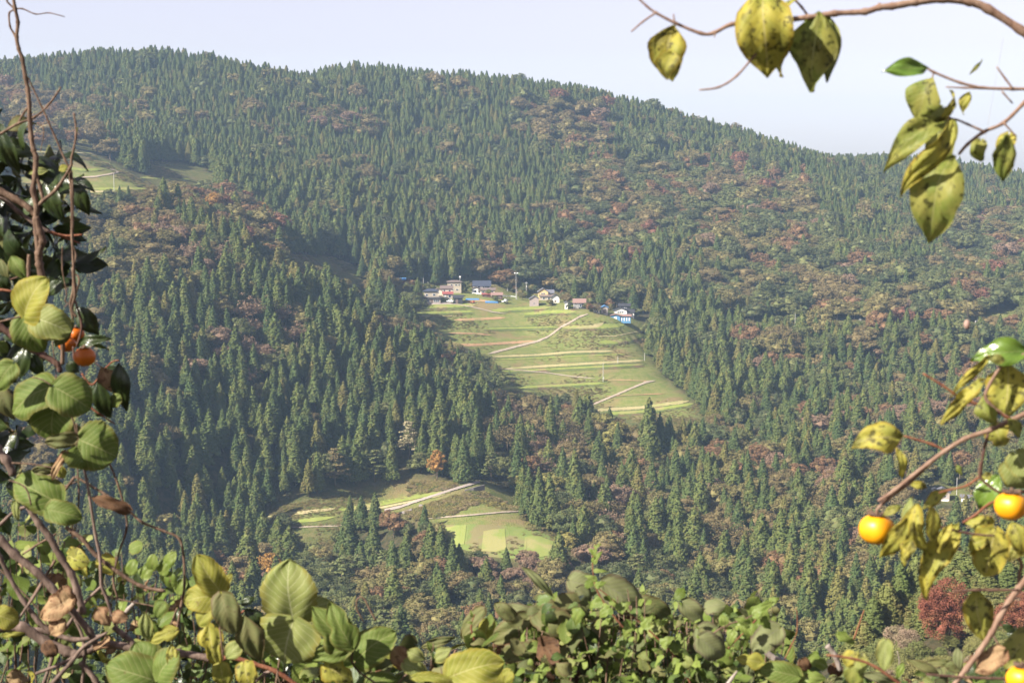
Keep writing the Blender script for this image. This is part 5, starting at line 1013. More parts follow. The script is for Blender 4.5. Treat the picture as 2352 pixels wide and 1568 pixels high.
for cv, a, b, w_, m_, kd, kw in [
 (ZA,(412,138),(380,458),215,'pers','ovate',dict(bend=.35,fold=.5)),(ZA,(400,300),(350,440),120,'pers','kudzu',dict(bend=.3,fold=.3)),(ZA,(905,-70),(932,438),330,'pers','ovate',dict(roll=.2)),(ZA,(1095,-10),(950,425),230,'pers','ovate',dict(roll=-.5,fold=.4)),(ZA,(1215,62),(1166,515),262,'persg','ovate',dict(fold=.35)),(ZA,(1260,70),(1270,455),130,'kudzup','ovate',dict(roll=.5)),
 (ZA,(1822,378),(1572,388),104,'persb','ovate',dict(fold=.4)),(ZA,(1845,430),(1750,668),205,'persg','ovate',dict(fold=.3)),(ZA,(1945,500),(1885,700),46,'pers','lance',dict(roll=1.0)),(ZA,(1900,600),(1790,690),90,'kudzup','kudzu',dict()),(ZA,(1945,655),(1570,905),165,'persg','ovate',dict(fold=.4)),(ZA,(1950,658),(1662,1082),130,'pers','ovate',dict(roll=.6,bend=.2)),
 (ZA,(1965,658),(1880,1030),185,'persg','ovate',dict(roll=-.4)),(ZA,(1965,860),(1806,1352),300,'persg','ovate',dict(fold=.25,bend=.15)),(ZA,(2050,508),(2002,632),64,'pers','ovate',dict(bend=.3)),(ZA,(2120,330),(2050,415),24,'persg','lance',dict(roll=.8)),(ZA,(2112,780),(2095,902),86,'persg','kudzu',dict(bend=.3)),(ZA,(2250,745),(2232,1012),130,'persg','ovate',dict(roll=.4)),(ZA,(2270,750),(2250,930),120,'pers','kudzu',dict(roll=-.4)),
 (ZB,(925,1215),(468,1272),300,'pers','ovate',dict(fold=.25)),(ZB,(860,1320),(930,1610),100,'pers','lance',dict(roll=.6)),(ZB,(2060,455),(1530,515),250,'persb','ovate',dict(fold=.45,bend=.2)),(ZB,(1840,535),(1670,525),95,'persg','ovate',dict()),(ZB,(1830,540),(2080,470),100,'persg','ovate',dict()),(ZB,(1690,490),(1345,860),85,'pers','lance',dict(bend=.2,roll=.4)),(ZB,(1605,745),(1258,1112),160,'pers','lobed',dict(crinkle=.05)),(ZB,(1625,820),(1465,880),66,'persg','ovate',dict()),
 (ZB,(1870,565),(1850,1045),400,'pers','ovate',dict(roll=.2)),(ZB,(1640,850),(1740,1140),180,'persg','ovate',dict(roll=-.4)),(ZB,(1730,1125),(1840,1325),240,'pers','lobed',dict()),(ZB,(1400,1470),(1450,1570),56,'persg','ovate',dict()),(ZB,(1930,1370),(2050,1590),250,'kudzup','kudzu',dict()),(ZB,(1850,1060),(1990,1230),130,'persg','ovate',dict(roll=.6)),
 (Z6,(1430,308),(1300,372),70,'persg','ovate',dict()),(Z6,(1505,245),(1560,555),135,'kudzup','ovate',dict(fold=.3)),(Z6,(1480,390),(1290,695),160,'pers','ovate',dict(roll=.6)),(Z6,(1540,290),(1600,680),210,'pers','ovate',dict(roll=-.5,fold=.4)),(Z6,(1500,560),(1440,725),115,'pers','lobed',dict(crinkle=.05)),(Z6,(1840,425),(1562,942),210,'pers','ovate',dict(fold=.4)),(Z6,(1490,150),(1628,172),62,'pers','ovate',dict()),
 (Z6,(1770,190),(1585,325),95,'pers','ovate',dict()),(Z6,(2125,85),(1985,340),190,'persb','ovate',dict(fold=.4)),(Z6,(1865,425),(2140,485),135,'pers','ovate',dict(bend=.3)),(Z6,(2100,480),(2030,812),270,'pers','kudzu',dict(fold=.3)),(Z6,(2220,420),(2310,665),165,'pers','ovate',dict(roll=.5)),(Z6,(2230,-20),(2310,200),240,'kudzup','kudzu',dict()),(Z6,(1965,893),(2020,1290),215,'pers','ovate',dict(bend=.25)),
 (Z6,(2330,1210),(2170,1470),200,'persg','kudzu',dict()),(Z6,(2160,1340),(1960,1490),160,'dry','kudzu',dict(crinkle=.05)),(Z6,(1325,1272),(1312,1480),125,'kudzup','kudzu',dict(fold=.4)),(Z6,(1140,1370),(1085,1600),160,'persg','kudzu',dict(fold=.3)),(Z6,(1090,1355),(1030,1450),110,'pers','kudzu',dict()),(Z6,(2080,90),(2000,100),60,'pers','ovate',dict()),(Z6,(1700,640),(1780,430),120,'pers','ovate',dict(roll=.7)),(Z6,(1640,300),(1660,560),150,'pers','ovate',dict(roll=.9)),(Z6,(2050,520),(1900,640),110,'pers','ovate',dict(bend=.3)),(Z6,(2330,520),(2200,700),130,'pers','ovate',dict())]:
    kw = dict(kw); kw['bend'] = kw.get('bend', .12) + rnd.uniform(-.12, .2); kw['twist'] = rnd.uniform(-.9, .9); kw['crinkle'] = kw.get('crinkle', .03) + rnd.uniform(0, .03); leaf(T, cv, a, b, w_, m_, D + rnd.uniform(-.12, .12), kd, **kw)
fruit(T, Z6(1258, 470), 40, D, FR); fruit(T, Z6(2215, 305), 37, D - .05, FR); fruit(T, Z6(2292, 1535), 36, D - .1, FR)
g = N('hanging_brown_seed'); SEED = g.end(g.mix(g.noise(40, 3, g.pos()), (.20,.12,.10), (.32,.22,.18)), .7, .2)
# ---- left: dark leaved persimmon tree
D = 4.1
T = empty('persimmon_tree', (-1.75, 4.2, float(H(-1.75, 4.2))), 0, 'shaded persimmon tree with dark glossy leaves and deep orange fruit at the left edge', 'persimmon tree'); MB().tube([Vector((0, 0, -.4)), Vector((-.05, 0, .8)), Vector((.02, .05, 1.8)), Vector((.0, 0, 2.9))], [.09, .08, .06, .04], 14).obj('trunk', BK['limb'], T, True)
for cv, pts, r0, r1, m_ in [(Z1, [(-500,1100),(-200,1220),(0,1290),(100,1338),(200,1402),(245,1460)], 10, 6.5, 'vine'), (Z1, [(-500,1150),(-200,1240),(0,1322),(120,1420),(220,1492),(330,1560)], 6, 4, 'limb'), (L4, [(290,935),(450,1000),(612,994)], 4, 2.4, 'red'), (L4, [(440,1000),(595,1060)], 2.6, 2, 'red'), (L4, [(-100,1410),(0,1400),(90,1412)], 3.5, 3, 'red'), (L4, [(-60,1370),(60,1330),(200,1280)], 2.2, 1.6, 'persd'),
  (LB, [(-300,250),(0,410),(100,475),(200,560),(330,622),(450,700),(470,762)], 9, 6, 'persd'), (LB, [(575,560),(580,640),(600,720)], 3, 2.4, 'persd'), (LB, [(640,770),(720,860),(800,760),(880,680),(935,668)], 2.4, 1.6, 'red'), (LB, [(700,1010),(740,1060),(900,1165)], 2.4, 1.6, 'red'), (LB, [(590,200),(640,400),(600,560)], 2.6, 2.4, 'persd'), (LB, [(700,650),(790,720)], 1.4, 1.2, 'vine')]:
    if cv(*pts[0])[0] < 0: u_, v_ = cv(*pts[0]); pts = [(-326, v_ + 60)] + [cv(*p) for p in pts]; cv = ID
    twig(T, cv, pts, r0, r1, m_, D + rnd.uniform(-.05, .08))
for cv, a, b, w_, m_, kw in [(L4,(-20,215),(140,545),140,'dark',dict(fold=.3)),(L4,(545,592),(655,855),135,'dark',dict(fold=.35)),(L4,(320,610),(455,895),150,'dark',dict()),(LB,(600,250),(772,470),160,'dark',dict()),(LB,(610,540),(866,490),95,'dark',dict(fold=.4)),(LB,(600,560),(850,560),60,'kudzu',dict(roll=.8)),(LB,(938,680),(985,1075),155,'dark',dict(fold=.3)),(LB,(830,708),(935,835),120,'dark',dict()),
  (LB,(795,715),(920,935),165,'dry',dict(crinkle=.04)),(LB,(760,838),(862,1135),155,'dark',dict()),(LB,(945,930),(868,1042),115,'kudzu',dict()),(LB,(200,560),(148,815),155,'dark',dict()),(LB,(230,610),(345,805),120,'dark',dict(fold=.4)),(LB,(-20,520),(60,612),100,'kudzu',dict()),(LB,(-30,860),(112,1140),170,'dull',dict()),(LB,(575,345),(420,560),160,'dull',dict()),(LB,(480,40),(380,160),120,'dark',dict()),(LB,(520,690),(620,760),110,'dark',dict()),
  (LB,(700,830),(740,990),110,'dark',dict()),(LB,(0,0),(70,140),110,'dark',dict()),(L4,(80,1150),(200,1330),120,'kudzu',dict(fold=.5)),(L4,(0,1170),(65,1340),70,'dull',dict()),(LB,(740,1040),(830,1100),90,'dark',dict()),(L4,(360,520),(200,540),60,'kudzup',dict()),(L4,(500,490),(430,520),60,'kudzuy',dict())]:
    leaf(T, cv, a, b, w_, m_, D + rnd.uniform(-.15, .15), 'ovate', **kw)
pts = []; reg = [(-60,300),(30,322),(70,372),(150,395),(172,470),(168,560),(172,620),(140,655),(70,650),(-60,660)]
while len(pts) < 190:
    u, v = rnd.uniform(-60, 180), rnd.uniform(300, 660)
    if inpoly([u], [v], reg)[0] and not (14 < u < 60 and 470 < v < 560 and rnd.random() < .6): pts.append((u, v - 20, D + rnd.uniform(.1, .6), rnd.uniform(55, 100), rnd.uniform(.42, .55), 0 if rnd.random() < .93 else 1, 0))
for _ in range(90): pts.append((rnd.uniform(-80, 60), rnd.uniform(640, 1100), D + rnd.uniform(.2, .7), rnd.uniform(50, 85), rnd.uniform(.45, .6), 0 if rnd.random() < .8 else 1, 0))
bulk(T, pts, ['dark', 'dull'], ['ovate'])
fruit(T, LB(664, 640), 24.5, D - .1, FRL); fruit(T, LB(525, 540), 20, D + .12, FRL); fruit(T, LB(596, 465), 19, D + .16, FRL)
# ---- left: twining vine
T = empty('twining_vine', P(90, 1600, 4.0), 0, 'bare twisted brown vine climbing up the left edge into the sky', 'vine'); D = 4.0
for cv, pts, r0, r1 in [(Z1, [(260,1700),(245,1560),(240,1480),(246,1390),(222,1280),(236,1180),(242,1060),(226,1010),(210,920),(201,800),(196,700),(186,600),(170,520),(150,400),(126,330),(112,250),(120,150),(102,60),(80,-60)], 6.5, 3.6), (Z1, [(150,400),(126,330),(100,240),(68,180),(62,90),(92,62),(48,10),(46,-40)], 2.6, 1.8),
  (Z1, [(88,66),(150,60),(240,96),(330,88),(436,115)], 1.8, 1.0), (Z1, [(186,520),(290,740),(370,920),(440,1080),(480,1160),(488,1300),(490,1560)], 1.8, 2.6), (L4, [(508,500),(528,700),(532,1000),(545,1350),(520,1500),(540,1620)], 2.8, 3), (Z1, [(-60,930),(0,902),(120,832),(230,790),(330,700),(410,588)], 3.4, 2.0), (Z1, [(198,708),(160,760),(124,822)], 3, 2),
  (Z1, [(246,1392),(300,1340),(380,1270),(470,1130),(482,1060),(512,900),(496,756)], 4.6, 2), (Z1, [(246,1190),(270,1260),(292,1350)], 4.2, 4), (L4, [(262,862),(298,980),(312,1045),(286,1130),(290,1210),(312,1330),(330,1500)], 8, 8), (L4, [(215,1140),(210,1230),(212,1320)], 4, 4.5),
  (LB, [(570,-60),(588,150),(562,262),(600,330)], 4, 3), (LB, [(610,0),(620,60),(590,140),(560,250)], 2, 2), (LB, [(480,440),(492,560),(488,700)], 5, 5), (L4, [(460,1080),(460,1250),(490,1420),(480,1480),(500,1500),(475,1530)], 1.4, 1.2), (Z1, [(250,828),(290,860),(290,930),(270,1020)], 1.4, .8), (L4, [(540,1080),(560,1150),(540,1260),(585,1320),(560,1440)], 2, 1.6), (LB, [(410,520),(430,700),(440,800)], 1.2, 1.0)]:
    twig(T, cv, pts, r0, r1, 'vine', D, 'stem')
leaf(T, Z1, (524,852), (508,910), 12, 'kudzup', D, 'lance')
# ---- left: kudzu
T = empty('kudzu_vine', P(150, 1700, 3.9), 0, 'kudzu vine with broad three-part leaves hanging at the left edge', 'kudzu vine'); D = 3.85
for cv, pts, r0, r1 in [(LB, [(-60,380),(60,350),(180,320)], 2.6, 1.8), (LB, [(440,780),(438,870),(442,960)], 1.8, 1.4), (LB, [(600,1160),(608,1280),(600,1350)], 1.8, 1.4), (LB, [(180,320),(170,240)], 2, 1.6), (LC, [(80,85),(230,95),(390,125)], 2.2, 1.4), (LB, [(400,860),(330,820),(250,800)], 1.6, 1.2), (LC, [(210,370),(170,250),(60,200)], 2, 1.6), (LB, [(438,870),(560,1100),(600,1260)], 2, 1.6)]:
    twig(T, cv, pts, r0, r1, 'vine', D, 'stem')
for cv, a, b, w_, m_, kw in [(LB,(195,318),(345,18),335,'kudzuy',dict(fold=.3,roll=.2)),(LB,(185,322),(330,610),280,'kudzu',dict(fold=.4,roll=-.3)),(LB,(268,335),(556,440),275,'kudzup',dict(fold=.15)),(LB,(412,870),(72,1075),330,'kudzu',dict(roll=-.2)),(LB,(430,880),(712,1045),330,'kudzu',dict(roll=.1,fold=.3)),(LB,(442,968),(400,1300),390,'kudzu',dict(fold=.35)),(LB,(622,1290),(915,1420),400,'kudzu',dict(fold=.2)),
  (LB,(590,1270),(345,1320),130,'dull',dict(roll=.6)),(LB,(585,1262),(365,1160),210,'kudzu',dict(roll=-.6)),(LB,(605,1350),(690,1500),340,'kudzu',dict(roll=.7,fold=.3)),(LC,(395,355),(80,190),260,'kudzu',dict(fold=.3)),(LC,(320,400),(548,450),170,'kudzu',dict()),(LC,(440,20),(340,200),60,'dry',dict()),(LC,(390,110),(210,140),80,'dull',dict(roll=.5)),(LC,(380,120),(440,180),80,'kudzuy',dict(roll=.5)),(LB,(100,700),(-40,900),200,'kudzu',dict()),(LC,(100,330),(120,480),60,'kudzup',dict(kind='lance'))]:
    kd = kw.pop('kind', 'kudzu'); leaf(T, cv, a, b, w_, m_, D + rnd.uniform(-.08, .08), kd, nx=14, ny=20, **kw)
# ---- lower left: tangle of limbs
T = empty('dead_branches', P(150, 1750, 4.3), 0, 'tangle of grey brown bare limbs crossing in the lower left corner', 'bare branches'); D = 4.0
for cv, pts, r0, r1, m_ in [(LC, [(-80,-120),(-20,0),(40,62),(92,170)], 13, 9, 'limb'), (LC, [(-120,520),(0,600),(100,700),(250,820),(350,925),(480,1075),(600,1215),(640,1300)], 10, 8, 'limb'), (LC, [(190,380),(260,490),(330,580),(410,722),(480,830),(520,945),(560,1100)], 7, 9, 'limb'), (LC, [(440,515),(560,602),(640,700),(800,822),(950,912),(1112,946)], 5, 4.2, 'vine'),
  (LC, [(560,90),(600,300),(640,560),(672,720),(682,900),(720,1000),(772,1170)], 3.2, 4, 'limb'), (LC, [(728,70),(800,250),(842,420),(850,530),(790,720),(762,870),(792,995)], 2.4, 2.4, 'vine'), (LC, [(505,175),(700,292),(850,392),(950,480),(1100,542),(1200,590),(1232,700),(1240,900),(1216,1050),(1180,1250)], 2.8, 2.8, 'vine'),
  (LC, [(-150,1180),(0,1182),(150,1190),(300,1282),(450,1352),(520,1375)], 13, 11, 'limb'), (LC, [(520,1375),(600,1340),(720,1302),(860,1322),(1000,1345),(1200,1362),(1400,1392),(1500,1402)], 9.5, 8.5, 'limb'), (LC, [(1500,1398),(1560,1390),(1700,1432),(1850,1482),(1990,1575),(2080,1660)], 6, 5, 'red'), (LC, [(-80,560),(0,720),(60,842),(150,1000),(260,1150),(350,1222)], 5, 6, 'limb'),
  (LC, [(130,1200),(300,1212),(500,1272),(700,1242)], 6.5, 5, 'limb'), (LC, [(690,905),(560,1032),(450,1182),(372,1282),(350,1400),(280,1600)], 3.4, 4.4, 'limb'), (LC, [(500,1130),(565,1300),(550,1620)], 3.4, 4.6, 'limb'), (LC, [(330,1590),(480,1420),(560,1322),(720,1222)], 5.5, 3.6, 'limb'), (LC, [(-60,540),(0,500),(100,410),(205,372)], 4.4, 3.8, 'limb'), (LC, [(760,1185),(830,1240),(890,1300),(870,1400)], 6.5, 7, 'limb'),
  (LC, [(1190,1060),(1150,1180),(1190,1250)], 2, 1.6, 'vine'), (LC, [(1700,1568),(1780,1500),(1850,1470)], 4, 4, 'limb'), (LC, [(380,560),(240,640),(150,700)], 2.6, 2, 'vine'), (LC, [(370,740),(310,840),(130,1130)], 3.6, 3, 'vine'), (LC, [(280,900),(230,980),(120,1140)], 3, 2.4, 'limb'), (LC, [(500,180),(420,290),(370,330)], 3.4, 2.6, 'vine'), (LC, [(380,260),(520,210)], 2.2, 1.8, 'vine'), (LC, [(520,90),(530,300),(520,450),(490,590)], 1.8, 1.4, 'vine'),
  (LC, [(0,800),(100,900),(250,1060),(330,1200)], 2, 1.6, 'vine'), (LC, [(1510,1180),(1580,1120),(1650,1070)], 2.6, 2, 'red'), (LC, [(680,960),(800,1000),(1000,1040),(1120,1065)], 1.8, 1.2, 'vine'), (LC, [(240,1500),(420,1430),(500,1380)], 4, 3.6, 'limb'), (LC, [(540,1420),(640,1540),(700,1660)], 7, 6, 'limb'), (LC, [(920,1010),(860,1070),(800,1150)], 5, 4, 'pale')]:
    twig(T, cv, pts, r0, r1, m_, D + rnd.uniform(-.15, .15), 'branch')
for cv, a, b, w_, kd, m_ in [(LC,(480,1000),(260,1120),170,'kudzu','dry'),(LC,(440,1130),(330,1240),140,'ovate','dry'),(LC,(860,400),(615,315),90,'kudzu','brown'),(LC,(420,930),(500,1060),110,'kudzu','dry'),(LC,(660,1070),(740,1180),120,'lobed','dry'),(LC,(-30,1100),(130,1160),160,'kudzu','kudzuy'),(LC,(300,1300),(380,1380),100,'kudzu','brown'),(LC,(0,1250),(170,1225),40,'lance','kudzuy'),(LC,(760,1110),(860,1130),90,'kudzu','dry')]:
    leaf(T, cv, a, b, w_, m_, D - .15, kd, crinkle=.05)
# ---- bottom: kudzu with large leaves
T = empty('kudzu_vine', P(620, 1750, 3.7), 0, 'kudzu vine with very large sunlit leaves along the bottom edge', 'kudzu vine'); D = 3.65
for cv, pts, r0, r1 in [(LC, [(1985,1140),(1900,1300),(1850,1600)], 2, 2.4), (LC, [(1475,960),(1470,1100),(1500,1400)], 1.8, 2.2), (ZC, [(165,1150),(160,1240),(200,1300),(300,1369)], 2.4, 2.4), (LC, [(1065,1560),(1080,1640)], 2.2, 2.4), (ZC, [(430,1369),(490,1310),(530,1340)], 2, 1.6), (LC, [(1880,1130),(1770,1290),(1640,1240)], 1.6, 1.4), (ZC, [(300,1000),(260,930),(235,880),(210,862),(186,885),(190,940),(230,1010)], 2.4, 1.2), (ZC, [(620,1300),(630,1200),(640,1140)], 2.2, 1.4), (ZC, [(480,1290),(620,1260)], 1.8, 1.2)]:
    twig(T, cv, pts, r0, r1, 'vine', D, 'stem')
for cv, a, b, w_, m_, kd, kw in [(LC,(1970,1132),(1930,745),400,'kudzup','kudzu',dict(fold=.18)),(LC,(2000,1120),(2230,1010),170,'kudzup','kudzu',dict(roll=.4)),(LC,(1970,1145),(1900,1440),430,'kudzup','kudzu',dict(fold=.2,roll=.2)),(LC,(2345,1320),(2095,1060),270,'kudzu','lobed',dict()),(LC,(2340,1330),(2000,1400),160,'kudzu','lobed',dict(roll=.5)),(LC,(1480,945),(1318,708),200,'kudzuy','kudzu',dict()),(LC,(1492,940),(1555,825),60,'kudzuy','kudzu',dict()),
  (LC,(1470,975),(1232,1010),215,'kudzuy','kudzu',dict()),(LC,(1490,975),(1580,1240),190,'dull','kudzu',dict()),(LC,(1640,1100),(1750,1430),190,'dull','ovate',dict(fold=.4)),(LC,(1640,1060),(1840,1240),120,'dark','ovate',dict()),(LC,(1620,1040),(1710,985),70,'dark','ovate',dict()),(LC,(1400,1180),(1470,1460),190,'pers','lobed',dict(crinkle=.04)),(LC,(1180,1210),(1000,1290),120,'kudzuy','lobed',dict()),(LC,(1520,1400),(1640,1270),130,'kudzup','ovate',dict()),(LC,(1480,1440),(1520,1590),140,'kudzuy','kudzu',dict()),(LC,(1640,1430),(1680,1590),150,'pers','kudzu',dict()),
  (LC,(1062,1555),(705,1440),300,'kudzu','kudzu',dict()),(LC,(1062,1548),(1180,1350),260,'kudzu','kudzu',dict(roll=.3)),(LC,(1060,1548),(905,1290),280,'kudzu','kudzu',dict(roll=-.2)),(ZC,(155,1150),(20,895),200,'kudzu','lobed',dict()),(ZC,(160,1150),(112,958),95,'kudzu','ovate',dict()),(ZC,(182,1232),(408,1060),230,'kudzu','kudzu',dict()),(ZC,(160,1240),(-70,1180),160,'kudzu','lobed',dict()),
  (ZC,(735,1332),(1048,1235),250,'kudzuy','kudzu',dict(fold=.15)),(ZC,(525,1335),(800,1372),80,'kudzuy','kudzu',dict(roll=.6)),(ZC,(490,1262),(395,1160),125,'dry','kudzu',dict(crinkle=.04)),(ZC,(250,1369),(430,1340),120,'kudzu','kudzu',dict()),(ZC,(470,1250),(600,1330),120,'kudzup','kudzu',dict(roll=.5)),(ZC,(640,1240),(740,1160),90,'kudzup','ovate',dict()),(ZC,(700,1170),(640,1280),110,'dark','ovate',dict()),(ZC,(600,1120),(650,1200),40,'kudzu','lance',dict()),(ZC,(0,1260),(170,1369),180,'pers','lobed',dict()),(ZC,(480,1180),(590,1230),90,'kudzup','ovate',dict()),(ZC,(1090,1300),(1050,1369),90,'kudzuy','kudzu',dict()),
  (LC,(970,1080),(1000,1290),110,'kudzup','ovate',dict()),(LC,(1100,1020),(1050,1130),110,'kudzu','kudzu',dict()),(LC,(1150,1300),(1180,1500),90,'pers','ovate',dict()),(LC,(1400,1080),(1330,1180),130,'kudzuy','kudzu',dict())]:
    leaf(T, cv, a, b, w_, m_, D + rnd.uniform(-.12, .12), kd, nx=14, ny=20, **kw)
# ---- fill: leafy bank of vines along the bottom
TOPS = [(-80,1150),(0,1165),(200,1215),(330,1290),(420,1310),(520,1400),(650,1440),(760,1470),(860,1490),(960,1500),(1050,1475),(1130,1425),(1230,1390),(1330,1352),(1430,1352),(1530,1385),(1620,1400),(1700,1395),(1780,1410),(1800,1470),(1880,1548),(1950,1545),(2100,1542),(2230,1535),(2352,1520),(2440,1510)]
def top(u): return float(np.interp(u, [t[0] for t in TOPS], [t[1] for t in TOPS])) + 9 * math.sin(u / 17.) + 7 * math.sin(u / 41. + 1) + (6 * math.sin(u / 7.3))
def fill(root, u0, u1, n_, mats, wts, kinds, kw, L0, L1, D0, D1, dens=1.0, edge=26, vmin=None):
    pts = []
    while len(pts) < n_:
        u = rnd.uniform(u0, u1); t = top(u); v = rnd.uniform(t - edge * .3, 1720); 
        f = (v - t) / edge
        if f < 1 and rnd.random() > .25 + .75 * max(0, f): continue
        D_ = rnd.uniform(D0, D1) - .2 * min(1, max(0, (v - t) / 250)); pts.append((u, v, D_, (L0 + (L1 - L0) * rnd.random() ** 1.8) * (1.1 if f > 2 else .9), rnd.uniform(*kw), rnd.choices(range(len(mats)), wts)[0], rnd.randrange(len(kinds))))
    return bulk(root, pts, mats, kinds)
def stems(root, u0, u1, n_, D0, D1, m_='vine', h0=120, h1=260):
    mb = MB(); o = Vector(root.location)
    for _ in range(n_):
        u = rnd.uniform(u0, u1); t = top(u) + rnd.uniform(5, 60); D_ = rnd.uniform(D0, D1); du = rnd.uniform(-120, 120); q = [P(u + du * s * s + rnd.uniform(-8, 8), t + (1740 - t) * s, D_) - o for s in (0, .2, .4, .6, .8, 1)]
        mb.tube(q, [rnd.uniform(.8, 1.3) * mpp(D_) * (1 + 1.5 * s) for s in (0, .2, .4, .6, .8, 1)], 6)
    mb.obj('stems', BK[m_], root, True)['kind'] = 'stuff'
T = empty('climbing_shrub', P(260, 1760, 4.6), 0, 'leafy tangle of small green leaves behind the limbs in the lower left corner', 'shrub')
fill(T, -80, 760, 680, ['bramd','bram','kudzu','dark','kudzup','dry','pers'], [3,4,3,1.5,2,1,.6], ['ovate','kudzu','ivy'], (.55,.85), 30, 62, 4.3, 5.0); stems(T, -60, 760, 70, 4.3, 4.9)
tw_ = [(350,1290),(372,1300),(380,1285),(330,1310),(395,1330),(300,1300),(410,1345)]
for u, v in tw_: leaf(T, ID, (u, v + 16), (u + rnd.uniform(-10, 26), v - 18), 30, 'bram', 4.2, 'kudzu')
T = empty('bramble_bush', P(1450, 1760, 4.4), 0, 'mound of bramble with small bright leaves rising at the bottom centre', 'bramble')
fill(T, 1180, 1800, 1000, ['bram','bramd','kudzup','brown','dull'], [10,2.5,2,.25,.8], ['ivy','ovate'], (.65,.95), 16, 46, 3.9, 4.6, edge=60); stems(T, 1180, 1800, 80, 4.0, 4.6)
for pts in ([(1366,1250),(1361,1290),(1368,1345),(1392,1390),(1440,1450)], [(1368,1345),(1430,1395),(1500,1455),(1560,1520),(1600,1600)], [(1090,1410),(1082,1440),(1090,1470)], [(1660,1500),(1720,1440),(1765,1390),(1775,1380)], [(1890,1240),(1985,1400),(1960,1470)][1:]): twig(T, ID, pts, 1.2, 2.2, 'red', 3.95, 'shoot')
for a, b, w_ in [((1363,1290),(1385,1262),18),((1365,1270),(1350,1258),14),((1366,1256),(1382,1248),14),((1366,1310),(1400,1312),12),((1366,1262),(1366,1285),12),((1368,1330),(1340,1320),16),((1369,1345),(1395,1335),20),((1085,1415),(1080,1398),9),((1084,1430),(1070,1428),9),((1088,1445),(1102,1440),8),((1090,1455),(1078,1465),10),((1768,1385),(1745,1395),24),((1770,1382),(1790,1372),24),((1750,1400),(1770,1430),26),((1735,1415),(1715,1400),26),((1720,1435),(1740,1470),24),
   ((1400,1395),(1375,1420),34),((1420,1400),(1450,1380),32),((1380,1380),(1350,1395),32),((1330,1400),(1320,1440),36),((1480,1440),(1500,1410),30),((1450,1430),(1430,1470),34),((1520,1480),(1550,1460),30),((1560,1520),(1530,1545),34),((1600,1470),(1640,1480),32),((1660,1500),(1690,1530),36)]:
    leaf(T, ID, a, b, w_, 'bram', 3.85 + rnd.uniform(-.05, .1), 'ivy')
T = empty('kudzu_vine', P(1200, 1760, 4.3), 0, 'withering kudzu with dull olive and brown leaves around the bramble mound', 'kudzu vine')
fill(T, 760, 1340, 380, ['dull','dark','brown','kudzu','bramd','dry','kudzuy'], [4,1.2,.6,3,2.5,.5,1.5], ['kudzu','ovate'], (.6,.9), 38, 80, 3.9, 4.6); fill(T, 1300, 1850, 220, ['dull','grey','brown','kudzu'], [2.5,3,.2,3], ['kudzu'], (.6,.9), 40, 80, 4.2, 4.9); stems(T, 780, 1300, 26, 4.0, 4.6)
for a, b, w_, m_ in [((1112,988),(998,898),90,'dull'),((925,938),(795,1100),100,'dull'),((960,1000),(935,1125),100,'kudzuy'),((1190,985),(975,1130),140,'dull'),((1235,955),(1490,1060),170,'dull'),((1160,688),(1350,860),64,'grey'),((1440,765),(1610,820),150,'grey'),((1640,785),(1880,950),190,'grey'),((1860,890),(2045,975),120,'dull'),((2105,895),(2260,1010),120,'grey'),((2200,1050),(2345,1170),160,'grey'),((1055,1205),(1265,1160),120,'dull'),((1275,1160),(1190,1245),90,'dull'),((1400,900),(1560,960),130,'grey'),((1080,930),(1280,980),90,'grey'),
   ((1260,900),(1440,1010),150,'dull'),((1480,820),(1560,900),120,'grey'),((2240,930),(2352,900),110,'grey'),((1120,1000),(1180,1100),110,'brown'),((1360,1060),(1480,1160),120,'dull'),((1060,1260),(1180,1340),120,'kudzu'),((1220,1270),(1240,1369),60,'grey'),((1320,1350),(1330,1400),50,'grey'),((560,1160),(770,1095),60,'dull')]:
    leaf(T, ZC, a, b, w_, m_, 4.15 + rnd.uniform(-.2, .2), 'kudzu' if w_ > 80 else 'ovate', nx=12, ny=16, roll=rnd.uniform(-.4, .4))
T = empty('wild_shrub', P(2100, 1760, 4.0), 0, 'mixed leafy weeds with dark and pale leaves in the bottom right corner', 'weeds')
fill(T, 1790, 2480, 520, ['bramd','dull','grey','bram','dry','brown','dark','kudzup'], [3,2,2,3,1.4,.6,1.5,1.5], ['kudzu','ovate','ivy'], (.5,.85), 30, 66, 3.6, 4.4); stems(T, 1800, 2420, 30, 3.7, 4.3)
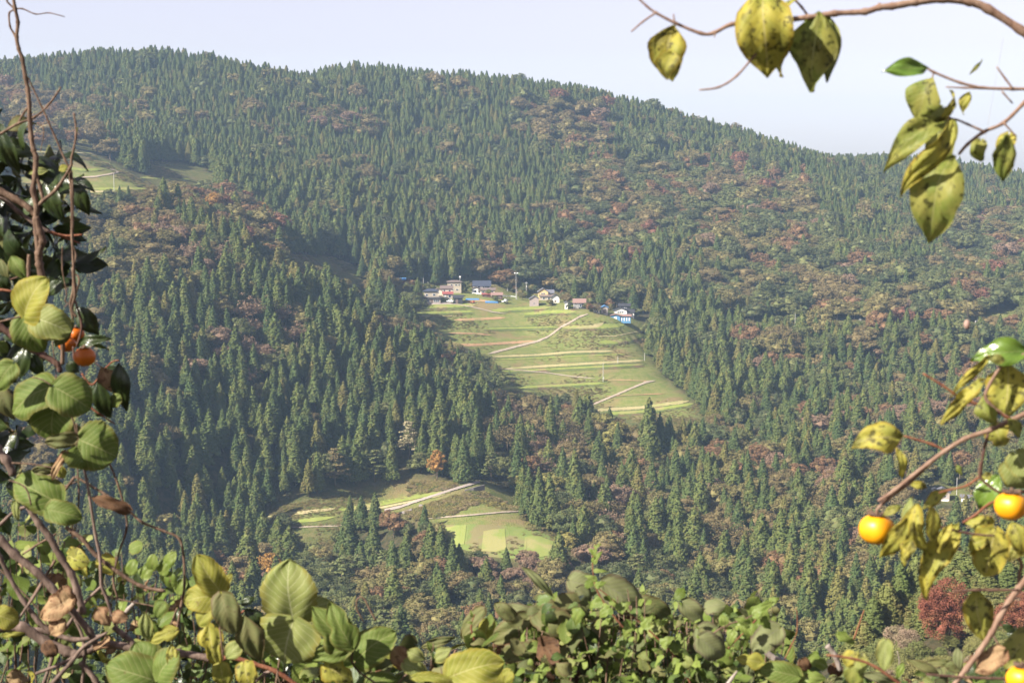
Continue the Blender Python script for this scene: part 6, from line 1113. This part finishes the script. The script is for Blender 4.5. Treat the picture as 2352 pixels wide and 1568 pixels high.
for cv, a, b, w_, m_, kd in [(Z6,(560,1180),(370,1340),200,'grey','kudzu'),(Z6,(0,1250),(180,1380),190,'grey','kudzu'),(Z6,(440,1420),(255,1390),130,'kudzuy','lobed'),(Z6,(700,1520),(410,1460),170,'kudzu','kudzu'),(Z6,(770,1400),(920,1450),150,'bram','lobed'),(Z6,(690,1530),(900,1530),150,'bram','lobed'),(Z6,(1830,1312),(1850,1480),80,'grey','lance'),(Z6,(1790,1420),(1560,1440),70,'dull','lance'),(Z6,(1700,1500),(1480,1400),80,'dull','ovate'),(Z6,(1450,1420),(1400,1540),60,'bram','lance'),(Z6,(720,1400),(780,1480),90,'brown','kudzu'),(Z6,(940,1440),(1000,1520),110,'brown','kudzu'),(Z6,(2240,1200),(2150,1150),60,'dark','ovate'),(Z6,(2260,1240),(2180,1210),50,'dark','ovate'),
   (Z6,(980,1215),(1110,1290),80,'bram','lobed'),(Z6,(1960,1370),(2150,1400),80,'dull','ovate'),(Z6,(1740,1440),(1900,1470),90,'dull','lance'),(Z6,(180,1150),(150,1080),70,'bram','kudzu'),(Z6,(350,1150),(240,1100),80,'bram','ivy'),(Z6,(380,1080),(530,980),110,'bram','ivy'),(Z6,(440,1110),(510,1190),90,'bram','ivy'),(Z6,(300,1130),(340,1240),100,'bram','ivy'),(Z6,(230,1200),(210,1320),90,'bram','ivy'),(Z6,(1150,1500),(1400,1560),80,'grey','lance')]:
    leaf(T, cv, a, b, w_, m_, 3.6 + rnd.uniform(-.15, .15), kd, nx=12, ny=16)
for pts, r0, r1, m_ in [([(460,1340),(540,1400),(640,1470),(720,1540),(760,1620)], 7, 9, 'pale'), ([(905,1300),(960,1370),(1000,1480)], 7, 6, 'pale'), ([(180,1600),(230,1530),(265,1480)], 6, 2, 'pale'), ([(590,1420),(650,1300),(690,1200),(690,1060),(680,1040)], 1.4, .9, 'red'), ([(0,1310),(100,1210),(200,1150),(300,1120),(380,1080)], 2, 1.4, 'vine'), ([(590,1520),(640,1568)], 3, 3, 'red'), ([(1405,1340),(1420,1420),(1400,1500)], 1.4, 1, 'pale')]: twig(T, Z6, pts, r0, r1, m_, 3.7, 'stem')
# small seed pod hanging in the air at the right
e = empty('seed_pod', P(2221, 745, 2.9), 0, 'small round brownish seed pod hanging on a thread before the upper right road', 'seed pod')
V = []; F = []
for j in range(9):
    th = math.pi * j / 8
    for i in range(12): a = 6.283 * i / 12; V.append((.0060 * math.sin(th) * math.cos(a), .0060 * math.sin(th) * math.sin(a), .009 * math.cos(th)))
for j in range(8):
    for i in range(12): F.append((j*12+i, (j+1)*12+i, (j+1)*12+(i+1)%12, j*12+(i+1)%12))
link('pod', mkmesh('pod', V, F, [SEED], True), e); MB().tube([(0, 0, .008), (.01, 0, .25), (.05, 0, .52)], .00025, 4).obj('thread', BK['pale'], e)
# ------------------------------------------------------------------ haze
hz = MB().box(-3700, 3700, -1000, 3700, -640, 175); g = N('haze_air'); g.t.links.new(g.n('ShaderNodeVolumePrincipled', {'Color': (.50,.72,1.0), 'Density': HAZE, 'Anisotropy': .2}).outputs[0], g.out.inputs[1])
hz.obj('haze', g.m, kind='stuff', label='thin blue autumn haze filling the valley air', cat='haze')
